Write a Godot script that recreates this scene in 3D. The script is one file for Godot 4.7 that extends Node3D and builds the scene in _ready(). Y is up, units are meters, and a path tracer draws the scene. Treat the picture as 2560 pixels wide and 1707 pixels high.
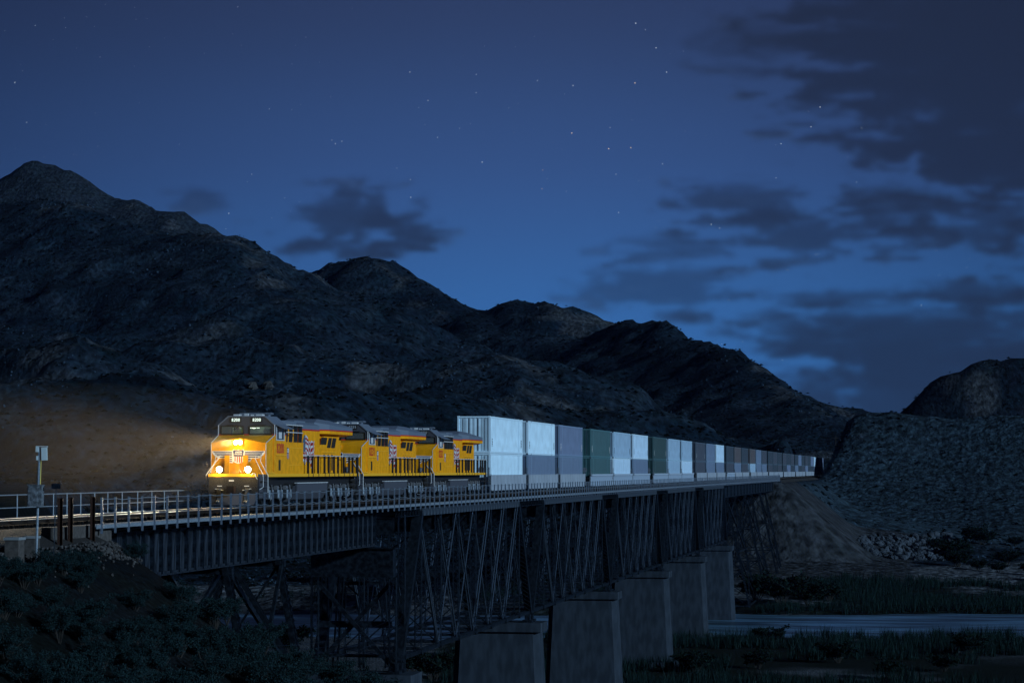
extends Node3D
# A freight train of three yellow locomotives and double-stacked containers crossing a long steel deck bridge at dusk.
# Axes: the track runs along z, away from the camera towards -z; x is across it; y = 0 is the top of the rails.

const DN := 123.9                      # camera to the front of the leading locomotive, along the track
const EYE := Vector3(34.4, 1.85, 123.9)
const YAW := 9.27
const FLOOR_Y := -22.3

var counts := {}
var M := {}
var rng := RandomNumberGenerator.new()

# ---------------------------------------------------------------- mesh collecting
class MB:
	var v := PackedVector3Array()
	var n := PackedVector3Array()
	var t := PackedVector2Array()
	var c := PackedColorArray()
	var with_uv := false
	var col := Color.WHITE
	func tri(a: Vector3, b: Vector3, d: Vector3) -> void:      # counter-clockwise seen from outside
		var q := (b - a).cross(d - a)
		if q.length_squared() < 1e-14:
			return
		q = q.normalized()
		v.append(a); v.append(d); v.append(b)
		n.append(q); n.append(q); n.append(q)
		c.append(col); c.append(col); c.append(col)
	func quad(a: Vector3, b: Vector3, d: Vector3, e: Vector3) -> void:
		tri(a, b, d)
		tri(a, d, e)
	func box(at: Vector3, s: Vector3, r := Basis()) -> void:
		var x := r.x * s.x * 0.5
		var y := r.y * s.y * 0.5
		var z := r.z * s.z * 0.5
		quad(at - x - y + z, at + x - y + z, at + x + y + z, at - x + y + z)
		quad(at + x - y - z, at - x - y - z, at - x + y - z, at + x + y - z)
		quad(at + x - y + z, at + x - y - z, at + x + y - z, at + x + y + z)
		quad(at - x - y - z, at - x - y + z, at - x + y + z, at - x + y - z)
		quad(at - x + y + z, at + x + y + z, at + x + y - z, at - x + y - z)
		quad(at - x - y - z, at + x - y - z, at + x - y + z, at - x - y + z)
	func span(x0: float, x1: float, y0: float, y1: float, z0: float, z1: float) -> void:
		box(Vector3(x0 + x1, y0 + y1, z0 + z1) * 0.5, Vector3(absf(x1 - x0), absf(y1 - y0), absf(z1 - z0)))
	func bar(a: Vector3, b: Vector3, w: float, h: float, up := Vector3.UP) -> void:   # a box from a to b, w across and h along up
		var d := b - a
		var l := d.length()
		if l < 1e-5:
			return
		d /= l
		var s := d.cross(up)
		if s.length() < 0.01:
			s = d.cross(Vector3.RIGHT)
		s = s.normalized()
		box((a + b) * 0.5, Vector3(w, h, l), Basis(s, s.cross(d).normalized(), -d))
	func tube(a: Vector3, b: Vector3, r: float, k := 8, r2 := -1.0, caps := true) -> void:
		var d := (b - a).normalized()
		var s := d.cross(Vector3.UP if absf(d.y) < 0.9 else Vector3.RIGHT).normalized()
		var u := s.cross(d)
		if r2 < 0.0:
			r2 = r
		for i in k:
			var p := TAU * i / k
			var q := TAU * (i + 1) / k
			var e := s * cos(p) + u * sin(p)
			var f := s * cos(q) + u * sin(q)
			quad(a + f * r, a + e * r, b + e * r2, b + f * r2)
			if caps:
				tri(b, b + f * r2, b + e * r2)
				tri(a, a + e * r, a + f * r)
	func pipe(pts: Array, r: float, k := 6) -> void:
		for i in pts.size() - 1:
			tube(pts[i], pts[i + 1], r, k)
	func prism(poly: Array, o: Vector3, ux: Vector3, uy: Vector3, deep: Vector3) -> void:   # a polygon in the plane (ux, uy), pushed out by deep
		var pts := PackedVector2Array(poly)
		var area := 0.0
		for i in pts.size():
			area += pts[i].cross(pts[(i + 1) % pts.size()])
		if (area > 0.0) != (ux.cross(uy).dot(deep) > 0.0):
			pts.reverse()
		var idx := Geometry2D.triangulate_polygon(pts)
		var p := []
		for q in pts:
			p.append(o + ux * q.x + uy * q.y)
		for i in range(0, idx.size(), 3):
			var a: Vector3 = p[idx[i]]
			var b: Vector3 = p[idx[i + 1]]
			var d: Vector3 = p[idx[i + 2]]
			if (b - a).cross(d - a).dot(deep) < 0.0:
				var w := b
				b = d
				d = w
			tri(a + deep, b + deep, d + deep)
			tri(a, d, b)
		for i in pts.size():
			var a: Vector3 = p[i]
			var b: Vector3 = p[(i + 1) % pts.size()]
			quad(a, b, b + deep, a + deep)
	func mesh() -> ArrayMesh:
		var a := []
		a.resize(Mesh.ARRAY_MAX)
		a[Mesh.ARRAY_VERTEX] = v
		a[Mesh.ARRAY_NORMAL] = n
		a[Mesh.ARRAY_COLOR] = c
		if with_uv:
			a[Mesh.ARRAY_TEX_UV] = t
		var m := ArrayMesh.new()
		m.add_surface_from_arrays(Mesh.PRIMITIVE_TRIANGLES, a)
		return m

# ---------------------------------------------------------------- naming
func numbered(called: String) -> String:
	var k: int = counts.get(called, 0)
	counts[called] = k + 1
	return called if k == 0 else "%s_%03d" % [called, k]

func tag(o: Node3D, label: String, category: String, group := "") -> void:
	o.set_meta("label", label)
	o.set_meta("category", category)
	if group:
		o.set_meta("group", group)

func thing(called: String, label: String, category: String, at := Vector3.ZERO, turn := 0.0, group := "") -> Node3D:
	var o := Node3D.new()
	o.name = numbered(called)
	add_child(o)
	o.position = at
	o.rotation.y = turn
	tag(o, label, category, group)
	return o

func part(called: String, shape: Variant, m: Material, parent: Node3D, stuff := false) -> MeshInstance3D:
	var o := MeshInstance3D.new()
	o.name = called
	o.mesh = shape.mesh() if shape is MB else shape
	o.material_override = m
	parent.add_child(o, true)
	if stuff:
		o.set_meta("kind", "stuff")
	return o

func solo(called: String, shape: Variant, m: Material, label: String, category: String, group := "") -> MeshInstance3D:
	var o := MeshInstance3D.new()
	o.name = numbered(called)
	o.mesh = shape.mesh() if shape is MB else shape
	o.material_override = m
	add_child(o)
	tag(o, label, category, group)
	return o

func ground(called: String, shape: Variant, m: Material, label: String) -> MeshInstance3D:
	var o := MeshInstance3D.new()
	o.name = numbered(called)
	o.mesh = shape.mesh() if shape is MB else shape
	o.material_override = m
	add_child(o)
	o.set_meta("label", label)
	o.set_meta("kind", "structure")
	return o

func many(called: String, shape: Mesh, m: Material, places: Array, label: String, tints := [], parent: Node3D = self) -> MultiMeshInstance3D:
	var mm := MultiMesh.new()
	mm.transform_format = MultiMesh.TRANSFORM_3D
	mm.use_colors = tints.size() > 0
	mm.mesh = shape
	mm.instance_count = places.size()
	for i in places.size():
		var t: Transform3D = places[i]
		mm.set_instance_transform(i, t)
		if tints.size() > 0:
			var k: Color = tints[i]
			mm.set_instance_color(i, k)
	var o := MultiMeshInstance3D.new()
	o.name = numbered(called) if parent == self else called
	o.multimesh = mm
	o.material_override = m
	parent.add_child(o, true)
	o.set_meta("kind", "stuff")
	if parent == self:
		o.set_meta("label", label)
	return o

# ---------------------------------------------------------------- materials
func lin(r: float, g: float, b: float) -> Color:
	return Color(r, g, b).linear_to_srgb()

func noise(freq: float, oct: int, kind := FastNoiseLite.TYPE_SIMPLEX_SMOOTH, sd := 1) -> FastNoiseLite:
	var f := FastNoiseLite.new()
	f.noise_type = kind
	f.frequency = freq
	f.fractal_octaves = oct
	f.seed = sd
	return f

func speckle(freq: float, oct: int, lo: float, hi: float, sd: int, size := 512) -> NoiseTexture2D:
	var t := NoiseTexture2D.new()
	t.width = size
	t.height = size
	t.seamless = true
	t.noise = noise(freq, oct, FastNoiseLite.TYPE_SIMPLEX_SMOOTH, sd)
	var g := Gradient.new()
	g.offsets = PackedFloat32Array([0.25, 0.75])
	g.colors = PackedColorArray([Color(lo, lo, lo), Color(hi, hi, hi)])
	t.color_ramp = g
	return t

func mat(r: float, g: float, b: float, rough := 0.6, metal := 0.0) -> StandardMaterial3D:
	var m := StandardMaterial3D.new()
	m.albedo_color = lin(r, g, b)
	m.roughness = rough
	m.metallic = metal
	return m

func textured(m: StandardMaterial3D, tex: Texture2D, scale: float, bump: Texture2D = null, cm := 0.0) -> StandardMaterial3D:
	m.albedo_texture = tex
	m.uv1_triplanar = true
	m.uv1_world_triplanar = true
	m.uv1_scale = Vector3.ONE * scale
	if bump:
		m.heightmap_enabled = true
		m.heightmap_texture = bump
		m.heightmap_scale = cm
	return m

func glow(r: float, g: float, b: float, e: float) -> StandardMaterial3D:
	var m := mat(0.8, 0.8, 0.8, 0.4)
	m.emission_enabled = true
	m.emission = lin(r, g, b)
	m.emission_energy_multiplier = e
	return m

# ---------------------------------------------------------------- the scene
func _ready() -> void:
	rng.seed = 7
	var cam := Camera3D.new()
	cam.name = "camera"
	cam.position = EYE
	cam.rotation_degrees = Vector3(2.954, YAW, 0)
	cam.fov = 15.56
	cam.near = 1.0
	cam.far = 9000.0
	add_child(cam)

	var sun := DirectionalLight3D.new()
	sun.name = "evening_light"
	sun.light_color = Color(0.78, 0.90, 1.0)
	sun.light_energy = 1.0
	sun.light_angular_distance = 4.0
	sun.shadow_enabled = true
	add_child(sun)
	sun.look_at_from_position(Vector3.ZERO, -Vector3(0.86, 0.30, 0.45))

	var env := Environment.new()
	env.background_mode = Environment.BG_SKY
	env.sky = Sky.new()
	env.sky.sky_material = dusk_sky()
	env.background_energy_multiplier = 1.0
	env.tonemap_mode = Environment.TONE_MAPPER_LINEAR
	env.tonemap_exposure = 1.0
	env.sdfgi_enabled = true
	env.ssao_enabled = true
	env.ssil_enabled = true
	env.fog_enabled = true
	env.fog_density = 0.000012
	env.fog_light_color = Color(0.42, 0.60, 0.95)
	env.volumetric_fog_enabled = true
	env.volumetric_fog_density = 0.0
	var we := WorldEnvironment.new()
	we.name = "world_environment"
	we.environment = env
	add_child(we)

	materials()
	terrain()
	water_and_plain()
	track()
	bridge()
	train()
	trackside()
	plants()
	rocks_and_scrub()
	stars()
	dusty_air()

func materials() -> void:
	var fine := speckle(0.02, 5, 0.45, 1.0, 3)
	var mild := speckle(0.02, 5, 0.82, 1.0, 3)
	var stain := speckle(0.014, 6, 0.62, 1.0, 29)
	var grit := speckle(0.06, 4, 0.35, 1.0, 4)
	var streak := speckle(0.012, 6, 0.5, 1.0, 9)
	M.fine = fine
	M.mild = mild
	M.panel = speckle(0.008, 4, 0.9, 1.0, 61)
	M.grit = grit
	var t := mat(1.0, 1.0, 1.0, 0.95)
	t.vertex_color_use_as_albedo = true
	t.metallic_specular = 0.2
	M.near_ground = textured(t.duplicate(), grit, 0.11, fine, 12.0)
	M.hill = textured(t.duplicate(), speckle(0.035, 6, 0.36, 0.94, 41), 0.016, grit, 50.0)
	M.rock = t.duplicate()
	M.steel = textured(mat(0.075, 0.108, 0.155, 0.33, 0.90), stain, 0.35)
	M.steel_dark = M.steel
	M.steel_lit = M.steel
	M.eyebar = mat(0.115, 0.165, 0.235, 0.40, 0.75)  # bridge steel made paler, so the thin rods look lit
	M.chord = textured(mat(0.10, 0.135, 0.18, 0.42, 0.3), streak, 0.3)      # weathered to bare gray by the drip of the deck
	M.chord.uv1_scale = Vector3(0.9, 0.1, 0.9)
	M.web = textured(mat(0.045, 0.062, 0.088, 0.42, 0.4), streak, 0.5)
	M.web.uv1_scale = Vector3(0.9, 0.1, 0.9)
	M.galv = textured(mat(0.10, 0.14, 0.20, 0.5, 0.3), mild, 0.7)
	M.galv_light = textured(mat(0.24, 0.31, 0.38, 0.5, 0.3), mild, 0.7)
	M.rail = mat(0.75, 0.74, 0.72, 0.42, 1.0)
	M.tie = textured(mat(0.013, 0.012, 0.012, 0.9), grit, 1.1)
	M.concrete = textured(mat(0.032, 0.045, 0.063, 0.9), mild, 0.12)
	M.concrete.uv1_scale = Vector3(0.12, 0.035, 0.12)
	M.concrete_pale = textured(mat(0.075, 0.073, 0.072, 0.9), mild, 0.4)
	M.rust = textured(mat(0.05, 0.025, 0.018, 0.85), grit, 0.9)
	M.stone = textured(mat(0.16, 0.16, 0.16, 0.9), grit, 0.8)
	M.yellow = textured(mat(0.86, 0.355, 0.007, 0.5), speckle(0.012, 4, 0.92, 1.0, 12), 0.3)
	M.yellow_stripe = mat(0.88, 0.44, 0.015, 0.4)
	M.gray = mat(0.062, 0.068, 0.085, 0.45)
	M.gray_roof = mat(0.13, 0.165, 0.215, 0.4)  # the cab gray made paler, light from above put into the colour
	M.duct = mat(0.022, 0.028, 0.034, 0.5)
	M.rail_foot = mat(0.022, 0.018, 0.016, 0.9)
	M.red = mat(0.50, 0.02, 0.015, 0.4)
	M.black = mat(0.012, 0.012, 0.013, 0.5)
	M.dark_screen = mat(0.008, 0.007, 0.006, 0.8)
	M.truck = textured(mat(0.05, 0.055, 0.06, 0.5, 0.3), grit, 1.6)
	M.bright_metal = mat(0.45, 0.47, 0.5, 0.35, 0.8)
	M.pipe_white = mat(0.55, 0.58, 0.6, 0.4)
	M.white = mat(0.8, 0.8, 0.78, 0.5)
	M.navy = mat(0.02, 0.028, 0.10, 0.5)
	M.lilac_plate = mat(0.30, 0.22, 0.32, 0.5)
	M.pilot = textured(mat(0.075, 0.072, 0.07, 0.6), grit, 0.6)
	M.glass_dark = mat(0.010, 0.014, 0.018, 0.08)
	var g := mat(0.6, 0.7, 0.7, 0.05)
	g.albedo_color.a = 0.12
	g.transparency = BaseMaterial3D.TRANSPARENCY_ALPHA
	M.glass = g
	M.lens = glow(1.0, 0.86, 0.60, 45.0)
	M.lens_off = mat(0.25, 0.26, 0.28, 0.15)
	M.digits = glow(0.78, 1.0, 0.84, 0.9)
	M.digits_off = mat(0.35, 0.4, 0.45, 0.5)
	var lf := mat(1.0, 1.0, 1.0, 0.8)
	lf.vertex_color_use_as_albedo = true
	lf.backlight_enabled = true
	lf.backlight = Color(0.25, 0.25, 0.25)
	M.leaf = lf
	var w := mat(0.11, 0.25, 0.40, 0.30)
	w.albedo_texture = speckle(0.012, 4, 0.45, 1.0, 51)  # bands put bright reflections into the water colour
	w.heightmap_enabled = true
	w.heightmap_texture = speckle(0.03, 4, 0.2, 0.8, 21)
	w.heightmap_scale = 3.0
	w.uv1_triplanar = true
	w.uv1_world_triplanar = true
	w.uv1_scale = Vector3(0.006, 0.03, 0.03)
	M.water = w
	M.cabinet = textured(mat(0.20, 0.24, 0.28, 0.5, 0.2), stain, 0.8)
	M.pale_box = mat(0.5, 0.62, 0.66, 0.5)
	M.lid = mat(0.16, 0.19, 0.21, 0.8)
	M.conduit = mat(0.6, 0.5, 0.12, 0.5)
	M.boulder = textured(mat(0.10, 0.105, 0.11, 0.95), grit, 0.1)
	for k: String in ["leaf", "yellow", "steel_dark", "concrete", "concrete_pale", "tie", "rust", "truck", "pilot", "web", "chord", "eyebar", "steel_lit", "boulder", "duct", "gray", "rail_foot"]:
		M[k].metallic_specular = 0.12 if k in ["leaf", "steel_dark", "concrete", "tie", "boulder", "rail_foot"] else 0.25
	M.bark = textured(mat(0.03, 0.027, 0.024, 0.9), grit, 2.0)

# ---------------------------------------------------------------- sky
var sky_n1 := noise(0.16, 5, FastNoiseLite.TYPE_SIMPLEX_SMOOTH, 5)
var sky_n2 := noise(0.5, 5, FastNoiseLite.TYPE_SIMPLEX_SMOOTH, 6)
# soft clouds: azimuth and elevation of the middle (degrees), half width, half height, thickness
var banks := [
	[-13.0, 5.8, 1.6, 0.75, 1.0], [-13.4, 5.1, 1.5, 0.32, 0.8], [-11.8, 5.6, 1.0, 0.42, 0.8], [-16.4, 6.2, 0.95, 0.22, 0.45],
	[1.6, 9.6, 4.4, 3.0, 3.0], [2.1, 7.1, 2.2, 0.95, 2.4], [-3.2, 9.7, 1.9, 0.9, 0.35], [4.5, 8.2, 3.0, 2.4, 1.2],
	[-3.84, 6.09, 1.8, 0.5, 0.8], [-2.4, 5.45, 2.6, 0.62, 0.9], [-0.55, 5.99, 2.0, 0.6, 0.8], [1.45, 5.6, 2.0, 0.7, 0.8],
	[-5.6, 5.1, 1.6, 0.36, 0.45], [-5.8, 4.2, 2.0, 0.5, 0.55], [-5.2, 3.54, 0.9, 0.14, 0.5],
	[-1.05, 3.9, 2.4, 0.22, 0.6], [1.0, 3.95, 2.0, 0.4, 0.85], [0.1, 2.9, 4.2, 0.95, 1.7], [0.8, 1.7, 5.4, 1.4, 1.6],
	[7.5, 5.0, 5.0, 3.5, 1.0], [14.0, 8.0, 7.0, 4.5, 1.0], [8.0, 13.5, 6.0, 3.5, 1.1], [-30.0, 8.0, 5.0, 0.9, 0.5], [-42.0, 6.0, 6.0, 1.0, 0.6],
]

func clear_sky(az: float, el: float) -> Vector3:
	var low := Vector3(0.036, 0.140, 0.390)
	var mid := Vector3(0.036, 0.086, 0.240)
	var high := Vector3(0.027, 0.045, 0.112)
	var top := Vector3(0.006, 0.010, 0.026)
	var c := low
	if el < 5.0:
		c = low.lerp(mid, smoothstep(1.0, 7.0, el))
	c = low.lerp(mid, smoothstep(2.5, 7.5, el)).lerp(high, smoothstep(6.0, 11.5, el)).lerp(top, smoothstep(10.0, 42.0, el))
	var d := az + 8.5
	if d > 180.0:
		d -= 360.0
	if d < -180.0:
		d += 360.0
	var k := 0.24 + 0.76 * exp(-d * d / (2.0 * 10.5 * 10.5))
	return c * k

func sky_at(az: float, el: float) -> Color:
	var c := clear_sky(az, el)
	var warp := sky_n1.get_noise_2d(az, el * 2.2)
	var wisp := sky_n2.get_noise_2d(az * 0.85 + warp * 1.2, el * 3.4 + 40.0)
	var fluff := sky_n2.get_noise_2d(az * 2.4 + warp * 2.0, el * 8.0 + 11.0)
	var thick := 0.0
	for b: Array in banks:
		var dx := (az - float(b[0]) + warp * 0.4) / float(b[2])
		if absf(dx) > 2.2:
			continue
		var dy := (el - float(b[1]) + wisp * 0.22) / float(b[3])
		var q := 1.0 - sqrt(dx * dx + dy * dy)
		q += (wisp * 1.0 + fluff * 0.5 + warp * 0.25) * (1.0 if float(b[4]) < 1.4 else 0.6)
		thick += float(b[4]) * smoothstep(-0.2, 0.68, q)
	if el > 11.0:
		var g := sky_n1.get_noise_2d(az * 0.5 + 90.0, el * 0.7)
		thick += 0.6 * smoothstep(0.05, 0.6, g) * smoothstep(11.0, 18.0, el)
	var cover := 1.0 - exp(-1.75 * thick)
	var cloud := Vector3(0.011, 0.015, 0.027) + c * 0.17
	var out := c.lerp(cloud, cover)
	# thin bright veils beside the thick ones
	out += Vector3(0.010, 0.017, 0.026) * smoothstep(0.15, 0.6, wisp) * smoothstep(0.0, 0.25, thick) * (1.0 - cover)
	return Color(out.x, out.y, out.z)

func dusk_sky() -> PanoramaSkyMaterial:
	var wide := Image.create_empty(512, 256, false, Image.FORMAT_RGBF)
	for j in 256:
		var el := 90.0 - (j + 0.5) / 256.0 * 180.0
		for i in 512:
			var az := (i + 0.5) / 512.0 * 360.0
			if az > 180.0:
				az -= 360.0
			wide.set_pixel(i, j, sky_at(az, el) if el > -2.0 else Color(0.010, 0.013, 0.020))
	wide.resize(4096, 2048, Image.INTERPOLATE_CUBIC)
	var j0 := 850
	var j1 := 1050
	for k in range(-420, 180):
		var az := (k + 0.5) / 4096.0 * 360.0
		var i := posmod(k, 4096)
		for j in range(j0, j1):
			var el := 90.0 - (j + 0.5) / 2048.0 * 180.0
			var c := sky_at(az, el) if el > -2.0 else Color(0.010, 0.013, 0.020)
			wide.set_pixel(i, j, c)
	var m := PanoramaSkyMaterial.new()
	m.panorama = ImageTexture.create_from_image(wide)
	return m

# ---------------------------------------------------------------- terrain
# crest lines of the hills: how fast the slope flattens out (m), then x, height, z along the crest
var crests := [
	["back_peak", 330, [-824,214.7,-1864, -763,230.2,-1847, -712,241.4,-1832, -693,247.9,-1826, -681,253.3,-1823, -674,254.0,-1820, -666,251.8,-1818, -662,248.3,-1817, -650,246.5,-1813, -629,230.5,-1807, -603,220.4,-1799, -594,217.5,-1796, -584,218.4,-1793, -568,209.9,-1788, -550,209.0,-1782, -532,199.4,-1776, -509,188.0,-1769, -485,177.7,-1761, -462,165.5,-1753, -432,152.5,-1743, -398,131.2,-1731]],
	["front_left", 260, [-562,154.3,-1299, -516,156.9,-1277, -496,157.1,-1267, -465,158.3,-1251, -436,152.8,-1236, -415,142.8,-1226, -402,142.7,-1218, -373,132.3,-1203, -352,130.9,-1191, -335,129.3,-1181, -321,118.4,-1173, -304,106.4,-1163, -288,92.8,-1153, -271,82.1,-1143]],
	["middle", 240, [-433,103.2,-1573, -400,122.8,-1552, -383,131.3,-1541, -368,137.2,-1530, -355,141.5,-1522, -340,143.1,-1511, -327,143.3,-1502, -320,142.7,-1498, -317,139.9,-1495, -300,129.0,-1483, -279,116.7,-1468, -262,107.7,-1455, -249,101.5,-1445, -243,101.0,-1441, -236,101.8,-1436, -228,104.7,-1430, -221,107.6,-1424, -215,108.0,-1419, -208,107.1,-1414, -199,105.9,-1407, -191,104.2,-1400, -180,100.7,-1391, -169,94.4,-1382, -159,88.7,-1373, -150,86.1,-1366]],
	["right", 170, [-150,86.1,-1366, -142,88.0,-1348, -133,89.0,-1329, -123,85.4,-1306, -117,86.8,-1293, -112,87.5,-1282, -105,85.2,-1267, -101,82.4,-1256, -95,74.3,-1241, -88,71.6,-1225, -83,73.0,-1213, -78,70.3,-1199, -69,66.9,-1177, -63,65.2,-1160, -57,63.9,-1146, -55,61.7,-1140, -46,54.4,-1115, -32,43.1,-1072, -18,33.4,-1030, -10,27.4,-1001, 1,20.8,-964, 8,17.0,-936], 55],
	["spur_mid", 110, [-299,60.7,-936, -285,68.2,-944, -272,73.1,-952, -258,76.9,-960, -245,79.3,-968, -234,76.8,-974, -224,72.5,-980, -216,68.0,-984, -208,67.0,-989, -196,62.3,-996, -186,57.3,-1001, -175,51.5,-1007]],
	["spur_left", 60, [-280,39.5,-656, -262,41.0,-654, -251,41.4,-652, -242,44.1,-651, -233,45.3,-650, -223,42.1,-649, -214,38.2,-648, -208,34.2,-647]],
	["terrace_left", 60, [-196,22.9,-446, -185,23.8,-452, -178,25.5,-456, -169,25.7,-461, -159,26.6,-465, -150,25.9,-470, -146,24.3,-472, -138,20.2,-476]],
	["plateau", 95, [-244,42.9,-722, -235,45.7,-725, -227,47.2,-727, -212,48.0,-731, -201,48.0,-734, -186,46.3,-738, -174,43.3,-742, -162,39.7,-745, -150,39.7,-748, -131,42.0,-754, -113,42.7,-759, -86,37.3,-766, -65,31.9,-772]],
	["bench", 62, [-137,17.5,-456, -127,21.3,-472, -117,22.7,-486, -116,22.7,-488, -110,22.8,-496, -98,23.1,-513, -87,22.3,-528, -78,20.1,-539, -69,18.5,-549, -55,18.7,-567, -33,19.1,-591]],
	["near_right", 66, [9,17.1,-713, 12,19.6,-712, 18,21.0,-711, 22,21.7,-710, 26,20.7,-710, 33,20.4,-708, 39,19.5,-707, 45,18.7,-706, 52,19.4,-704, 60,19.9,-703, 68,20.1,-701, 90,20.7,-696]],
	["far_right", 42, [25,19.9,-1141, 32,30.5,-1142, 37,36.2,-1143, 41,42.7,-1144, 45,48.4,-1144, 52,51.7,-1145, 62,55.8,-1147, 70,57.4,-1148, 78,58.4,-1150, 86,57.8,-1151, 122,56.6,-1157]],

]
var coarse := PackedFloat32Array()      # height of the hills above the valley floor, every 8 m
var crest_near := PackedFloat32Array()  # 0 on a crest line, 1 well away from it
const CX0 := -1040.0
const CZ0 := -2360.0
const CW := 176
const CH := 276
var n_big := noise(1.0 / 120.0, 5, FastNoiseLite.TYPE_SIMPLEX_SMOOTH, 31)
var n_mid := noise(1.0 / 26.0, 4, FastNoiseLite.TYPE_SIMPLEX_SMOOTH, 32)
var n_small := noise(1.0 / 7.0, 3, FastNoiseLite.TYPE_SIMPLEX_SMOOTH, 33)
var n_tone := noise(1.0 / 60.0, 4, FastNoiseLite.TYPE_SIMPLEX_SMOOTH, 34)

func hills() -> void:
	n_big.fractal_type = FastNoiseLite.FRACTAL_RIDGED
	coarse.resize(CW * CH)
	crest_near.resize(CW * CH)
	crest_near.fill(1.0)
	for cr: Array in crests:
		var fall: float = cr[1]
		var lee: float = cr[3] if cr.size() > 3 else fall
		var p: Array = cr[2]
		for s in p.size() / 3 - 1:
			var a := Vector2(p[s * 3], p[s * 3 + 2])
			var b := Vector2(p[s * 3 + 3], p[s * 3 + 5])
			var ha := float(p[s * 3 + 1]) - FLOOR_Y
			var hb := float(p[s * 3 + 4]) - FLOOR_Y
			var ab := b - a
			var l2 := ab.length_squared()
			var reach := fall * 3.2
			var i0 := maxi(0, int((minf(a.x, b.x) - reach - CX0) / 8.0))
			var i1 := mini(CW - 1, int((maxf(a.x, b.x) + reach - CX0) / 8.0))
			var j0 := maxi(0, int((minf(a.y, b.y) - reach - CZ0) / 8.0))
			var j1 := mini(CH - 1, int((maxf(a.y, b.y) + reach - CZ0) / 8.0))
			for j in range(j0, j1 + 1):
				var z := CZ0 + j * 8.0
				for i in range(i0, i1 + 1):
					var q := Vector2(CX0 + i * 8.0, z) - a
					var t := clampf(q.dot(ab) / l2, 0.0, 1.0)
					var d := (q - ab * t).length()
					if s == 0 and t <= 0.0 or s == p.size() / 3 - 2 and t >= 1.0:      # a ridge ends steeply
						d += 2.2 * absf(q.dot(ab) / l2 - t) * sqrt(l2)
					if d > reach:
						continue
					var h := (ha + (hb - ha) * t) * (exp(-(sqrt(d * d + 64.0) - 8.0) / (fall if ab.cross(q) > 0.0 else lee)) - 0.04) * 1.0417
					var k := j * CW + i
					if h > coarse[k]:
						coarse[k] = h
						crest_near[k] = clampf(d / (fall * 0.5), 0.0, 1.0)

func lerped(f: PackedFloat32Array, x: float, z: float, outside: float) -> float:
	var u := (x - CX0) / 8.0
	var w := (z - CZ0) / 8.0
	if u < 0.0 or w < 0.0 or u >= CW - 1 or w >= CH - 1:
		return outside
	var i := int(u)
	var j := int(w)
	u -= i
	w -= j
	var k := j * CW + i
	return lerpf(lerpf(f[k], f[k + 1], u), lerpf(f[k + CW], f[k + CW + 1], u), w)

func along(x: float, z: float) -> Vector2:       # (to the right of the view axis, ahead of the camera)
	var d := DN - z
	var dx := x - EYE.x
	return Vector2(dx * 0.98694 + d * 0.16108, d * 0.98694 - dx * 0.16108)

func river_at(x: float, z: float) -> float:      # 1 in the river, 0 on land
	var q := along(x, z)
	var bend := n_tone.get_noise_2d(q.x * 0.7 + 300.0, 10.0) * 9.0
	var mid := 397.0 + bend
	var half := 31.0
	if q.x < -10.0:
		mid += minf(60.0, (-10.0 - q.x) * 0.45)
		half += minf(14.0, (-10.0 - q.x) * 0.2)
	var edge := n_mid.get_noise_2d(x, z) * 5.0
	return smoothstep(5.0, -5.0, absf(q.y - mid) - half + edge)

func height(x: float, z: float) -> float:
	var d := DN - z
	var rise := lerped(coarse, x, z, 0.0)
	var h := FLOOR_Y + rise + n_mid.get_noise_2d(x, z) * 0.25
	var a := clampf(rise / 100.0, 0.0, 1.0)
	if a > 0.01:
		var mask := 0.12 + 0.88 * lerped(crest_near, x, z, 1.0)
		var calm := 0.12 if x > 3.0 and d > 560.0 and d < 980.0 else 1.0
		h += (n_big.get_noise_2d(x * 0.8, z * 0.8) - 0.25) * 15.0 * a * mask * calm + n_mid.get_noise_2d(x, z) * (1.0 + 2.6 * a) * minf(1.0, a * 6.0) * calm
		h += n_small.get_noise_2d(x, z) * (0.5 + 1.0 * a) * minf(1.0, a * 6.0) * maxf(calm, 0.3)
	# the near bank, where the bridge begins
	var edge := 93.4 + maxf(0.0, -x - 3.5) * 3.0
	var b := -0.95
	if d > edge:
		var t := d - edge
		b -= 2.0 * smoothstep(0.0, 2.0, t) + 0.215 * minf(t, 34.0) + 0.39 * maxf(0.0, t - 34.0)
	if x > 3.6:
		b -= 0.66 * (x - 3.6)
	if x < -4.0:
		b += minf(0.6, (-4.0 - x) * 0.03)
	b += n_small.get_noise_2d(x, z) * (0.35 if absf(x) > 3.5 or d > 94.0 else 0.05)
	h = maxf(h, b)
	# the rise that the camera stands on
	h = maxf(h, 0.15 - 0.16 * Vector2(x - EYE.x, d).length() + n_small.get_noise_2d(x, z) * 0.15)
	# far bank: the fill behind the last girder, and the cutting beyond
	if d > 480.0:
		var ax := maxf(0.0, absf(x) - 3.6)
		var e := sqrt(ax * ax + pow(maxf(0.0, 574.0 - d), 2.0))
		h = maxf(h, -0.95 - 0.82 * e + n_mid.get_noise_2d(x, z) * 0.5 * minf(1.0, e * 0.2))
		if d > 574.0 and d < 960.0:
			h = minf(h, -0.95 + 2.6 * maxf(0.0, absf(x) - 3.6))
	# under the bridge nothing reaches the steel
	if d > 95.0 and d < 572.0 and absf(x) < 4.5:
		h = minf(h, maxf(-20.0, -3.0 - 0.2 * (d - 95.0)) if d < 300.0 else h)
	h -= 1.3 * river_at(x, z)
	return h

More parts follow.
